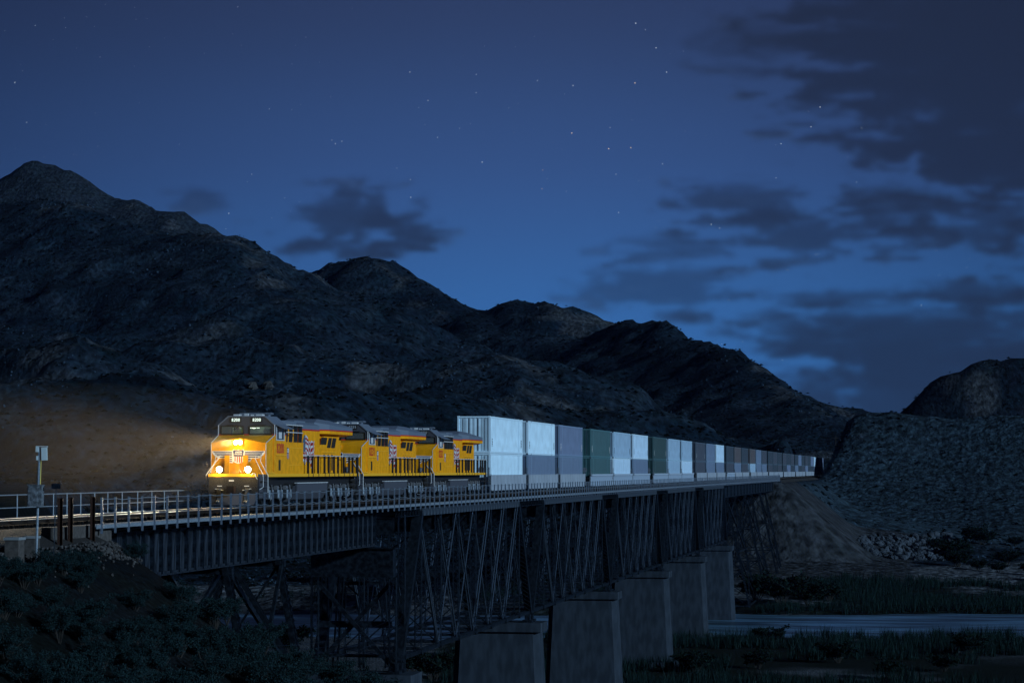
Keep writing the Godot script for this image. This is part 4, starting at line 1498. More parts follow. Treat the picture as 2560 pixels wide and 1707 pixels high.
	for s: float in [-1.0, 1.0]:
		b = MB.new()
		b.tube(Vector3(s * 1.15, 1.0, -5.2), Vector3(s * 1.15, 1.0, -6.2), 0.16, 10)
		b.tube(Vector3(s * 1.15, 1.0, -13.4), Vector3(s * 1.15, 1.0, -14.4), 0.16, 10)
		part("air_reservoir", b, M.truck, t)
	if lit:
		b = MB.new()
		b.span(-0.25, 0.25, 4.05, 4.09, -3.2, -2.9)
		part("cab_lamp", b, glow(0.85, 1.0, 0.8, 1.2), cab)
		var dome := OmniLight3D.new()
		dome.name = "cab_lamp_light"
		dome.light_color = Color(0.85, 1.0, 0.78)
		dome.light_energy = 0.7
		dome.light_size = 0.12
		dome.omni_range = 20.0
		dome.omni_attenuation = 2.0
		dome.shadow_enabled = true
		dome.position = Vector3(0, 4.02, -3.05)
		t.add_child(dome, true)
		lamps(t)
	return t

func lamps(t: Node3D) -> void:
	var warm := Color(1.0, 0.94, 0.82)
	for q: Array in [[0.0, 3.28, 0.16, 4600.0, 5.2, -1.2, 1.2, "headlight_beam"], [-0.75, 1.90, 0.96, 420.0, 7.0, -2.8, 1.5, "ditch_light_beam"], [0.75, 1.90, 0.96, 420.0, 7.0, -2.8, 1.0, "ditch_light_beam"]]:
		var s := SpotLight3D.new()
		s.name = q[7]
		s.light_color = warm
		s.light_energy = q[3]
		s.light_size = 0.11
		s.spot_angle = q[4]
		s.spot_angle_attenuation = 1.0
		s.spot_range = 250.0
		s.spot_attenuation = 2.0
		s.shadow_enabled = true
		s.position = Vector3(q[0], q[1], q[2])
		s.rotation_degrees = Vector3(q[5], 180.0 + float(q[6]), 0)
		t.add_child(s, true)
		var o := OmniLight3D.new()
		o.name = String(q[7]).replace("beam", "spill")
		o.light_color = Color(1.0, 0.86, 0.58)
		o.light_energy = 1.5
		o.light_size = 0.11
		o.omni_range = 60.0
		o.omni_attenuation = 2.0
		o.shadow_enabled = true
		o.position = Vector3(q[0], q[1], float(q[2]) + 0.3)
		t.add_child(o, true)

# ---------------------------------------------------------------- containers and well cars
const PAINT := {
	"pale": ["pale blue-white", 0.58, 0.79, 0.92], "ice": ["light ice-blue", 0.46, 0.64, 0.80], "mauve": ["dull blue-gray", 0.12, 0.175, 0.27],
	"slate": ["slate blue", 0.13, 0.18, 0.29], "teal": ["dark teal", 0.035, 0.10, 0.115], "green": ["dark green", 0.02, 0.055, 0.06],
	"lilac": ["silver-gray", 0.28, 0.42, 0.56], "brown": ["dark slate-gray", 0.045, 0.058, 0.085], "rust": ["faded brown", 0.075, 0.068, 0.078],
	"char": ["charcoal", 0.028, 0.045, 0.068],
}
const STACKS := [
	"pale pale", "pale mauve", "slate mauve", "teal teal", "lilac ice", "ice mauve", "green green", "lilac lilac", "lilac ice", "brown brown",
	"mauve mauve", "ice mauve", "char brown", "rust mauve", "char brown", "rust lilac", "mauve mauve", "brown mauve", "char brown", "brown char",
	"char brown", "brown char", "char slate", "brown char", "char mauve", "slate char", "char brown", "brown slate", "char char", "slate char", "ice slate", "slate mauve", "ice slate", "slate mauve",
]
var box_shapes := {}

func container_shapes() -> void:
	var l := 16.15
	var h := 2.88
	var w := 1.295
	var b := MB.new()
	for s: float in [-1.0, 1.0]:                # corrugated sides
		var k := 36
		var pitch := (l - 0.5) / k
		for i in k:
			var z := -0.25 - i * pitch
			var xo := s * (w - 0.006)
			var xi := s * (w - 0.06)
			var zz := [z, z - pitch * 0.36, z - pitch * 0.5, z - pitch * 0.86, z - pitch]
			var xx := [xo, xo, xi, xi, xo]
			for j in 4:
				var a := Vector3(xx[j], 0.16, zz[j])
				var c := Vector3(xx[j + 1], 0.16, zz[j + 1])
				var up := Vector3(0, h - 0.28, 0)
				if s > 0:
					b.quad(a, c, c + up, a + up)
				else:
					b.quad(c, a, a + up, c + up)
	b.span(-w + 0.03, w - 0.03, h - 0.12, h - 0.05, -l + 0.1, -0.1)      # roof
	b.span(-w + 0.05, w - 0.05, 0.10, 0.17, -l + 0.1, -0.1)              # floor
	box_shapes.side = b.mesh()
	b = MB.new()
	for e: Array in [[-0.05, 1.0], [-l + 0.05, -1.0]]:                   # ribbed ends
		var k := 7
		var pitch := (2.0 * w - 0.24) / k
		for i in k:
			var x := -w + 0.12 + i * pitch
			var zo: float = e[0]
			var zi: float = float(e[0]) - 0.018 * float(e[1])
			var xx := [x, x + pitch * 0.26, x + pitch * 0.44, x + pitch * 0.82, x + pitch]
			var zz := [zi, zi, zo, zo, zi]
			for j in 4:
				var a := Vector3(xx[j], 0.16, zz[j])
				var c := Vector3(xx[j + 1], 0.16, zz[j + 1])
				var up := Vector3(0, h - 0.28, 0)
				if float(e[1]) > 0:
					b.quad(a, c, c + up, a + up)
				else:
					b.quad(c, a, a + up, c + up)
	box_shapes.end = b.mesh()
	b = MB.new()
	for x: float in [-w, w]:
		var x1 := x - signf(x) * 0.10
		b.span(x, x1, 0.0, 0.16, -l + 0.13, -0.13)
		b.span(x, x1, h - 0.12, h, -l + 0.13, -0.13)
		for z: float in [0.0, -l + 0.13]:
			b.span(x, x1 - signf(x) * 0.03, 0.0, h, z - 0.13, z)
		for z: float in [-2.0, -l + 2.14]:       # lifting posts
			b.span(x + signf(x) * 0.004, x - signf(x) * 0.05, 0.161, h - 0.121, z - 0.14, z)
	for z: float in [0.0, -l + 0.10]:
		b.span(-w + 0.131, w - 0.131, 0.0, 0.16, z - 0.10, z)
		b.span(-w + 0.131, w - 0.131, h - 0.12, h, z - 0.10, z)
	box_shapes.frame = b.mesh()
	b = MB.new()
	for x: float in [-w, w]:
		for z: float in [-0.06, -1.93, -l + 2.0, -l + 0.06]:
			for y: float in [-0.012, h - 0.10]:
				b.span(x + signf(x) * 0.008, x - signf(x) * 0.15, y, y + 0.125, z - 0.10, z + 0.07)
	box_shapes.corner = b.mesh()
	b = MB.new()
	for x: float in [-0.85, -0.35, 0.35, 0.85]:
		b.tube(Vector3(x, 0.2, -0.035), Vector3(x, 2.7, -0.035), 0.018, 5)
	box_shapes.bars = b.mesh()
	b = MB.new()
	for s: float in [-1.0, 1.0]:
		for z: float in [-0.9, -l + 0.75]:
			for i in 5:
				b.span(s * (w + 0.001), s * (w + 0.006), 0.55 + i * 0.13, 0.62 + i * 0.13, z - 0.22 - 0.06 * (i % 3), z)
	box_shapes.marks = b.mesh()

func container(kind: String, at: Vector3, label: String, n: int) -> void:
	var paint: Array = PAINT[kind]
	if not M.has("paint_" + kind):
		M["paint_" + kind] = textured(mat(paint[1], paint[2], paint[3], 0.42), M.panel, 0.12)
		M["frame_" + kind] = mat(minf(0.60, float(paint[1]) * 1.25 + 0.03), minf(0.80, float(paint[2]) * 1.25 + 0.05), minf(0.93, float(paint[3]) * 1.2 + 0.06), 0.4)
	var t := thing("container", label, "shipping container", at, 0.0, "containers stacked two high on the train")
	part("corrugated_side", box_shapes.side, M["paint_" + kind], t)
	var e := part("end_wall", box_shapes.end, M["paint_" + kind], t)
	part("frame", box_shapes.frame, M["frame_" + kind], t)
	part("corner_casting", box_shapes.corner, M["frame_" + kind] if n % 3 else M.galv, t)
	if n < 20:
		part("marking", box_shapes.marks, M.black if paint[2] > 0.3 else M.white, t)
	if n % 3 != 0:
		part("lock_bar", box_shapes.bars, M.galv, e)

var car_parts := {}

func car_shapes() -> void:
	var l := 17.3
	for kind: String in ["plain", "ribbed"]:
		var b := MB.new()
		for s: float in [-1.0, 1.0]:
			if kind == "plain":
				b.span(s * 1.44, s * 1.50, 0.34, 1.44, -l, 0.0)
				b.span(s * 1.42, s * 1.52, 1.441, 1.50, -l, 0.0)
				b.span(s * 1.42, s * 1.51, 0.27, 0.339, -l + 0.3, -0.3)
			else:
				b.span(s * 1.40, s * 1.53, 1.301, 1.47, -l, 0.0)
				b.span(s * 1.40, s * 1.52, 0.25, 0.299, -l + 0.3, -0.3)
		car_parts[kind] = b.mesh()
	var b := MB.new()
	for s: float in [-1.0, 1.0]:
		for i in 22:
			var z := -0.4 - i * 0.785
			b.span(s * 1.291, s * 1.51, 0.301, 1.299, z - 0.05, z)
	car_parts.ribs = b.mesh()
	b = MB.new()
	for s: float in [-1.0, 1.0]:
		b.span(s * 1.26, s * 1.29, 0.30, 1.30, -l, 0.0)
	car_parts.panel = b.mesh()
	b = MB.new()
	b.span(-1.36, 1.36, 0.28, 0.34, -l + 0.5, -0.5)
	car_parts.floor = b.mesh()
	b = MB.new()
	for z: float in [0.0, -l]:
		var o := 1.0 if z == 0.0 else -1.0
		b.span(-1.3, 1.3, 0.95, 1.10, z, z + o * 0.6)
		b.span(-0.2, 0.2, 0.75, 0.949, z, z + o * 0.95)
	car_parts.platform = b.mesh()
	b = MB.new()
	for z: float in [0.25, -l - 0.25]:
		for x: float in [-1.35, 1.35]:
			b.span(x - 0.03, x + 0.03, 0.6, 2.1, z - 0.03, z + 0.03)
			b.span(x - 0.1, x + 0.1, 1.5, 1.56, z - 0.5, z + 0.5)
		b.tube(Vector3(0.75, 1.9, z), Vector3(0.75, 1.9, z + 0.05), 0.26, 12)
	car_parts.ladder = b.mesh()
	b = MB.new()
	for s: float in [-1.0, 1.0]:
		for z: float in [-0.9, 0.9]:
			b.tube(Vector3(s * 0.69, 0.42, z), Vector3(s * 0.82, 0.42, z), 0.42, 16)
		b.prism([Vector2(-1.2, 0.36), Vector2(-0.95, 0.62), Vector2(-0.3, 0.70), Vector2(0.3, 0.70), Vector2(0.95, 0.62), Vector2(1.2, 0.36), Vector2(0.5, 0.26), Vector2(-0.5, 0.26)], Vector3(s * 0.98, 0, 0), Vector3.BACK, Vector3.UP, Vector3(s * 0.14, 0, 0))
	b.span(-0.95, 0.95, 0.42, 0.66, -0.2, 0.2)
	car_parts.truck = b.mesh()
	M.well_plain = textured(mat(0.30, 0.36, 0.43, 0.6), M.panel, 0.12)
	M.well_bright = mat(0.36, 0.45, 0.55, 0.45)
	M.well_dark = textured(mat(0.12, 0.15, 0.19, 0.6), M.mild, 0.3)

func well_car(z: float, ribbed: bool, label: String) -> void:
	var t := thing("well_car", label, "well car", Vector3(0, 0, z), 0.0, "well cars under the containers")
	part("side_sill", car_parts.ribbed if ribbed else car_parts.plain, M.well_bright if ribbed else M.well_plain, t)
	if ribbed:
		part("side_post", car_parts.ribs, M.well_bright, t)
		part("side_panel", car_parts.panel, M.well_bright, t)
	part("well_floor", car_parts.floor, M.well_dark, t)
	part("end_platform", car_parts.platform, M.black, t)
	part("end_ladder", car_parts.ladder, M.well_dark, t)
	for k: float in [1.0, -18.3]:
		var o := part("truck", car_parts.truck, M.truck, t)
		o.position.z = k

func ordinal(k: int) -> String:
	var words := ["first", "second", "third", "fourth", "fifth", "sixth", "seventh", "eighth", "ninth", "tenth", "eleventh", "twelfth"]
	if k < words.size():
		return words[k]
	var n := k + 1
	var last := n % 10
	return "%d%s" % [n, "st" if last == 1 and n != 11 else "nd" if last == 2 and n != 12 else "rd" if last == 3 and n != 13 else "th"]

func train() -> void:
	var fm := mat(1, 1, 1, 0.5)
	fm.albedo_texture = flag_picture()
	fm.texture_repeat = false
	M.flag = fm
	locomotive("8208", 0.0, true, "leading yellow locomotive with its headlights lit, numbered 8208")
	locomotive("8231", 22.1, false, "second yellow locomotive, unlit, numbered 8231, behind the leading one")
	locomotive("8232", 44.2, false, "third yellow locomotive, numbered 8232, coupled to the first container car")
	driver()
	container_shapes()
	car_shapes()
	var d := 192.2
	for k in STACKS.size():
		var two: PackedStringArray = String(STACKS[k]).split(" ")
		var z := DN - d
		var o := ordinal(k)
		well_car(z + 0.55, k >= 3 and k < 9 or k == 12, ("%s well car behind the locomotives, " % o) + ("bright ribbed sides" if k >= 3 and k < 9 or k == 12 else "plain gray sides"))
		container(two[0], Vector3(0, 3.20, z), "%s corrugated container, upper one of the %s stack behind the locomotives" % [PAINT[two[0]][0], o], k * 2 + 1)
		container(two[1], Vector3(0, 0.30, z), "%s corrugated container, lower one of the %s stack behind the locomotives" % [PAINT[two[1]][0], o], k * 2 + (0 if k > 0 else 4))
		d += 22.6 if k % 3 == 2 else 19.0

# ---------------------------------------------------------------- the driver: one body from blended limbs
func skin(bones: Array, cell: float, blend: float) -> ArrayMesh:
	var lo := Vector3.ONE * 1e6
	var hi := Vector3.ONE * -1e6
	for q: Array in bones:
		for i in 2:
			var p: Vector3 = q[i]
			var r: float = float(q[2 + i]) + 2.0 * cell
			lo = lo.min(p - Vector3.ONE * r)
			hi = hi.max(p + Vector3.ONE * r)
	var n := Vector3i((hi - lo) / cell) + Vector3i.ONE * 2
	var f := PackedFloat32Array()
	f.resize(n.x * n.y * n.z)
	for k in n.z:
		for j in n.y:
			for i in n.x:
				var p := lo + Vector3(i, j, k) * cell
				var sum := 0.0
				for q: Array in bones:
					var a: Vector3 = q[0]
					var ab: Vector3 = q[1] - a
					var t := clampf((p - a).dot(ab) / maxf(ab.length_squared(), 1e-6), 0.0, 1.0)
					sum += exp(-((p - a - ab * t).length() - lerpf(q[2], q[3], t)) / blend)
				f[(k * n.y + j) * n.x + i] = -blend * log(maxf(sum, 1e-12))
	var at := {}
	var v := PackedVector3Array()
	var idx := PackedInt32Array()
	var off := [0, 1, n.x, n.x + 1, n.x * n.y, n.x * n.y + 1, n.x * n.y + n.x, n.x * n.y + n.x + 1]
	var edges := [[0, 1], [2, 3], [4, 5], [6, 7], [0, 2], [1, 3], [4, 6], [5, 7], [0, 4], [1, 5], [2, 6], [3, 7]]
	for k in n.z - 1:
		for j in n.y - 1:
			for i in n.x - 1:
				var c := (k * n.y + j) * n.x + i
				var sum := Vector3.ZERO
				var cnt := 0
				for e: Array in edges:
					var a := f[c + off[e[0]]]
					var b := f[c + off[e[1]]]
					if (a < 0.0) != (b < 0.0):
						var u := a / (a - b)
						var pa := Vector3(e[0] & 1, (e[0] >> 1) & 1, (e[0] >> 2) & 1)
						var pb := Vector3(e[1] & 1, (e[1] >> 1) & 1, (e[1] >> 2) & 1)
						sum += pa.lerp(pb, u)
						cnt += 1
				if cnt > 0:
					at[c] = v.size()
					v.append(lo + (Vector3(i, j, k) + sum / cnt) * cell)
	for k in range(1, n.z - 1):
		for j in range(1, n.y - 1):
			for i in range(1, n.x - 1):
				var c := (k * n.y + j) * n.x + i
				for ax in 3:
					var step: int = [1, n.x, n.x * n.y][ax]
					var s1: int = [n.x, n.x * n.y, 1][ax]
					var s2: int = [n.x * n.y, 1, n.x][ax]
					if (f[c] < 0.0) == (f[c + step] < 0.0):
						continue
					var q := [at[c], at[c - s1], at[c - s1 - s2], at[c - s2]]
					if f[c] < 0.0:
						q.reverse()
					idx.append_array(PackedInt32Array([q[0], q[1], q[2], q[0], q[2], q[3]]))
	var st := SurfaceTool.new()
	st.begin(Mesh.PRIMITIVE_TRIANGLES)
	st.set_smooth_group(0)
	for p in v:
		st.add_vertex(p)
	for i in idx:
		st.add_index(i)
	st.generate_normals()
	return st.commit()

func driver() -> void:
	var t := thing("person", "driver in yellow-green safety vest seated behind the left windshield", "person", Vector3(-0.75, 3.36, -2.62))
	var bones := []
	bones.append([Vector3(0, 0.10, 0), Vector3(0, 0.45, 0.02), 0.15, 0.17])
	bones.append([Vector3(-0.14, 0.48, 0.0), Vector3(0.14, 0.48, 0.0), 0.08, 0.08])
	bones.append([Vector3(0, 0.5, 0.02), Vector3(0, 0.64, 0.04), 0.06, 0.055])
	bones.append([Vector3(0, 0.70, 0.05), Vector3(0, 0.80, 0.03), 0.085, 0.10])
	bones.append([Vector3(0, 0.71, 0.13), Vector3(0, 0.69, 0.16), 0.02, 0.018])
	for s: float in [-1.0, 1.0]:
		bones.append([Vector3(s * 0.2, 0.46, 0.02), Vector3(s * 0.27, 0.22, 0.14), 0.062, 0.05])
		bones.append([Vector3(s * 0.27, 0.22, 0.14), Vector3(s * 0.18, 0.26, 0.40), 0.048, 0.036])
		bones.append([Vector3(s * 0.18, 0.26, 0.40), Vector3(s * 0.17, 0.27, 0.49), 0.038, 0.022])
		bones.append([Vector3(s * 0.10, 0.08, 0.05), Vector3(s * 0.13, 0.08, 0.46), 0.09, 0.07])
		bones.append([Vector3(s * 0.13, 0.08, 0.46), Vector3(s * 0.13, -0.42, 0.50), 0.065, 0.045])
		bones.append([Vector3(s * 0.13, -0.46, 0.50), Vector3(s * 0.14, -0.49, 0.66), 0.05, 0.04])
		bones.append([Vector3(s * 0.095, 0.74, 0.03), Vector3(s * 0.105, 0.73, 0.02), 0.02, 0.02])
	part("body", skin(bones, 0.022, 0.02), mat(0.30, 0.20, 0.15, 0.7), t)
	var vest := []
	vest.append([Vector3(0, 0.12, 0), Vector3(0, 0.45, 0.02), 0.165, 0.185])
	vest.append([Vector3(-0.15, 0.49, 0.0), Vector3(0.15, 0.49, 0.0), 0.09, 0.09])
	for s: float in [-1.0, 1.0]:
		vest.append([Vector3(s * 0.2, 0.46, 0.02), Vector3(s * 0.25, 0.30, 0.10), 0.075, 0.066])
	part("safety_vest", skin(vest, 0.024, 0.02), mat(0.42, 0.62, 0.05, 0.7), t)
	var cap := []
	cap.append([Vector3(0, 0.81, 0.03), Vector3(0, 0.83, 0.03), 0.105, 0.10])
	part("cap", skin(cap, 0.022, 0.02), mat(0.05, 0.05, 0.06, 0.8), t)

# ---------------------------------------------------------------- things beside the track
func trackside() -> void:
	var t := thing("equipment_post", "thin gray post carrying a dented steel cabinet and two small boxes on top", "signal post", Vector3(4.5, -1.4, DN - 82.0))
	t.rotation_degrees.z = -1.2
	var b := MB.new()
	b.tube(Vector3(0, 0, 0), Vector3(0, 4.05, 0), 0.045, 10)
	part("post", b, M.galv_light, t)
	b = MB.new()
	b.span(-0.30, 0.20, 2.02, 2.74, -0.02, 0.22)
	b.span(-0.32, 0.22, 2.741, 2.77, -0.04, 0.24)
	var cab := part("cabinet", b, M.cabinet, t)
	b = MB.new()
	b.span(-0.27, 0.06, 2.06, 2.70, 0.221, 0.235)
	b.span(-0.20, -0.06, 2.5, 2.58, 0.236, 0.24)
	part("cabinet_door", b, M.cabinet, cab)
	b = MB.new()
	b.span(0.201, 0.23, 2.55, 2.68, 0.0, 0.1)
	part("latch", b, M.black, cab)
	b = MB.new()
	b.box(Vector3(0.20, 3.82, 0.05), Vector3(0.20, 0.44, 0.06), Basis(Vector3.BACK, 0.06))
	part("panel_box", b, M.pale_box, t)
	b = MB.new()
	b.span(-0.10, -0.01, 3.88, 4.06, 0.02, 0.10)
	b.span(-0.08, -0.02, 3.6, 3.75, 0.02, 0.08)
	b.span(-0.1, 0.3, 4.061, 4.085, -0.02, 0.1)
	part("small_box", b, M.pale_box, t)
	b = MB.new()
	b.tube(Vector3(0.075, 2.78, 0.02), Vector3(0.075, 3.6, 0.02), 0.018, 6)
	part("conduit", b, M.conduit, t)
	t = thing("sign", "small dark rectangular sign on a thin leaning rod by the rusty posts", "sign", Vector3(4.2, -1.2, DN - 84.6))
	t.rotation_degrees.z = -1.6
	b = MB.new()
	b.tube(Vector3(0, 0, 0), Vector3(0.0, 2.6, 0), 0.015, 6)
	part("rod", b, M.steel_lit, t)
	b = MB.new()
	b.span(-0.17, 0.17, 2.4, 2.58, 0.016, 0.022)
	part("plate", b, M.steel_lit, t)
	var names := ["leftmost and thickest of the three rusty steel posts at the abutment", "middle rusty steel post, shortest visible, against the concrete wing wall", "rusty steel post at the girder end of the abutment wall"]
	var at := [Vector3(3.15, -2.2, DN - 88.2), Vector3(2.95, -1.5, DN - 89.9), Vector3(3.0, -3.0, DN - 92.3)]
	for i in 3:
		t = thing("steel_post", names[i], "post", at[i], 0.3, "rusty posts at the abutment")
		b = MB.new()
		var h: float = 0.84 - float(at[i].y)
		b.span(-0.08, 0.08, 0, h, -0.006, 0.006)
		part("web", b, M.rust, t)
		b = MB.new()
		b.span(-0.095, -0.081, 0, h, -0.09, 0.09)
		b.span(0.081, 0.095, 0, h, -0.09, 0.09)
		part("flange", b, M.rust, t)
	t = thing("cable_vault", "pale concrete cable vault with a flat lid below the equipment post", "utility box", Vector3(4.1, -2.3, DN - 81.0))
	b = MB.new()
	b.span(-0.24, 0.24, 0, 1.80, -0.3, 0.3)
	part("body", b, M.concrete_pale, t)
	b = MB.new()
	b.span(-0.27, 0.27, 1.801, 1.89, -0.34, 0.34)
	part("lid", b, M.lid, t)
	t = thing("cable_vault", "smaller concrete vault right against the foot of the equipment post", "utility box", Vector3(4.1, -2.15, DN - 82.6))
	b = MB.new()
	b.span(-0.2, 0.22, 0, 1.66, -0.25, 0.25)
	part("body", b, M.concrete_pale, t)
	b = MB.new()
	b.span(-0.22, 0.24, 1.661, 1.74, -0.28, 0.28)
	part("lid", b, M.lid, t)
	# wires sagging from the bushes to the steel pier
	t = thing("overhead_wires", "four thin wires sagging in front of the truss foot towards the bushes", "wires")
	for i in 4:
		b = MB.new()
		var a := Vector3(6.2, -5.6 - i * 0.1, DN - 104.0)
		var e := Vector3(3.0, -6.9 - i * 0.28, DN - 150.0)
		var last := a
		for k in range(1, 13):
			var u := k / 12.0
			var q := a.lerp(e, u) - Vector3(0, (1.2 + 0.2 * i) * 4.0 * u * (1.0 - u) * 0.5, 0)
			b.tube(last, q, 0.007, 5, -1.0, false)
			last = q
		part("wire", b, M.steel, t)
	t = thing("wire_pole", "short wooden pole among the bushes holding the four wires", "pole", Vector3(6.2, height(6.2, DN - 104.0) - 0.3, DN - 104.0))
	b = MB.new()
	b.tube(Vector3.ZERO, Vector3(0, -5.4 - t.position.y, 0), 0.11, 8, 0.09)
	part("shaft", b, M.bark, t)
	b = MB.new()
	b.span(-0.5, 0.5, -5.7 - t.position.y, -5.6 - t.position.y, -0.05, 0.05)
	part("crossarm", b, M.bark, t)
	t = thing("utility_pole", "lone thin pole on the saddle between the mountain and the right hill", "utility pole", Vector3(-0.0, 12.0, -872.0))
	t.position = Vector3(1.5, height(1.5, -875.0) - 0.5, -875.0)
	b = MB.new()
	b.tube(Vector3.ZERO, Vector3(0, 10.5, 0), 0.22, 6, 0.14)
	part("shaft", b, M.bark, t)
	b = MB.new()
	b.span(-1.2, 1.2, 9.4, 9.6, -0.1, 0.1)
	part("crossarm", b, M.bark, t)

# ---------------------------------------------------------------- plants
func leaf_cloud(seedling: int, leaves: int, high: float, wide: float, size: float, tone: Color) -> Array:
	# [branches, foliage]: stems fan out from the foot; narrow leaves sit in sprays along the twigs
	var r := RandomNumberGenerator.new()
	r.seed = seedling
	var wood := MB.new()
	var twigs := []
	for i in 9:
		var ang := TAU * i / 9.0 + r.randf_range(-0.3, 0.3)
		var out := r.randf_range(0.35, 0.9) * wide
		var tip := Vector3(cos(ang) * out, high * r.randf_range(0.6, 0.95), sin(ang) * out)
		var mid := Vector3(tip.x * 0.4, tip.y * 0.55, tip.z * 0.4)
		wood.tube(Vector3(0, -0.15, 0), mid, 0.035 * high / 2.0, 5, 0.022 * high / 2.0, false)
		wood.tube(mid, tip, 0.022 * high / 2.0, 5, 0.006, false)
		for k in 7:
			var s := mid.lerp(tip, k / 7.0)
			var e := s + Vector3(r.randf_range(-1, 1), r.randf_range(-0.35, 0.8), r.randf_range(-1, 1)) * wide * 0.36
			twigs.append([s, e])
			if k % 2 == 0:
				wood.tube(s, e, 0.008, 3, 0.003, false)
	var v := PackedVector3Array()
	var n := PackedVector3Array()
	var c := PackedColorArray()
	for i in leaves:
		var tw: Array = twigs[i % twigs.size()]
		var a: Vector3 = tw[0]
		var b: Vector3 = tw[1]
		var p := a.lerp(b, sqrt(r.randf())) + Vector3(r.randfn(), r.randfn() * 0.7, r.randfn()) * wide * 0.07
		var up := Vector3(r.randf_range(-1, 1), r.randf_range(-0.2, 1.2), r.randf_range(-1, 1)).normalized()
		var side := up.cross(Vector3(r.randf_range(-1, 1), r.randf_range(-1, 1), r.randf_range(-1, 1))).normalized()
		var l := size * r.randf_range(0.6, 1.4)
		var q := side * l * 0.22
		var nn := up.cross(side)
		var k := tone * r.randf_range(0.6, 1.5)
		for pt in [p - q, p + up * l * 0.5 + q, p + up * l, p - q, p + up * l, p + up * l * 0.5 - q]:
			v.append(pt)
			n.append(nn)
			c.append(k)
	var arr := []
	arr.resize(Mesh.ARRAY_MAX)
	arr[Mesh.ARRAY_VERTEX] = v
	arr[Mesh.ARRAY_NORMAL] = n
	arr[Mesh.ARRAY_COLOR] = c
	var m := ArrayMesh.new()
	m.add_surface_from_arrays(Mesh.PRIMITIVE_TRIANGLES, arr)
	return [wood.mesh(), m]

func blades(count: int, high: float, wide: float, tone: Color, sd: int) -> ArrayMesh:
	var r := RandomNumberGenerator.new()
	r.seed = sd
	var b := MB.new()
	for i in count:
		b.col = tone * r.randf_range(0.6, 1.5)
		var p := Vector3(r.randf_range(-1, 1), 0, r.randf_range(-1, 1)) * wide
		var lean := Vector3(r.randf_range(-0.4, 0.4), 1.0, r.randf_range(-0.4, 0.4)) * high * r.randf_range(0.6, 1.1)
		var a := r.randf_range(0, TAU)
		var s := Vector3(cos(a), 0, sin(a)) * 0.05
		b.tri(p - s, p + s, p + lean)
	return b.mesh()

func tuft_bush(leaves: int, sd: int) -> ArrayMesh:
	# a low rounded desert bush of loose leaves
	var r := RandomNumberGenerator.new()
	r.seed = sd
	var b := MB.new()
	for i in leaves:
		b.col = Color.WHITE * r.randf_range(0.5, 1.5)
		var p := Vector3(r.randfn(), 0.0, r.randfn()) * 0.36
		p.y = r.randf() * 0.85 * exp(-p.length_squared() * 1.6)
		var u := Vector3(r.randf_range(-1, 1), r.randf_range(-0.6, 1), r.randf_range(-1, 1)).normalized() * 0.22
		var w := u.cross(Vector3(r.randf_range(-1, 1), r.randf_range(-1, 1), r.randf_range(-1, 1))).normalized() * 0.10
		b.quad(p - u - w, p - u + w, p + u + w, p + u - w)
	return b.mesh()

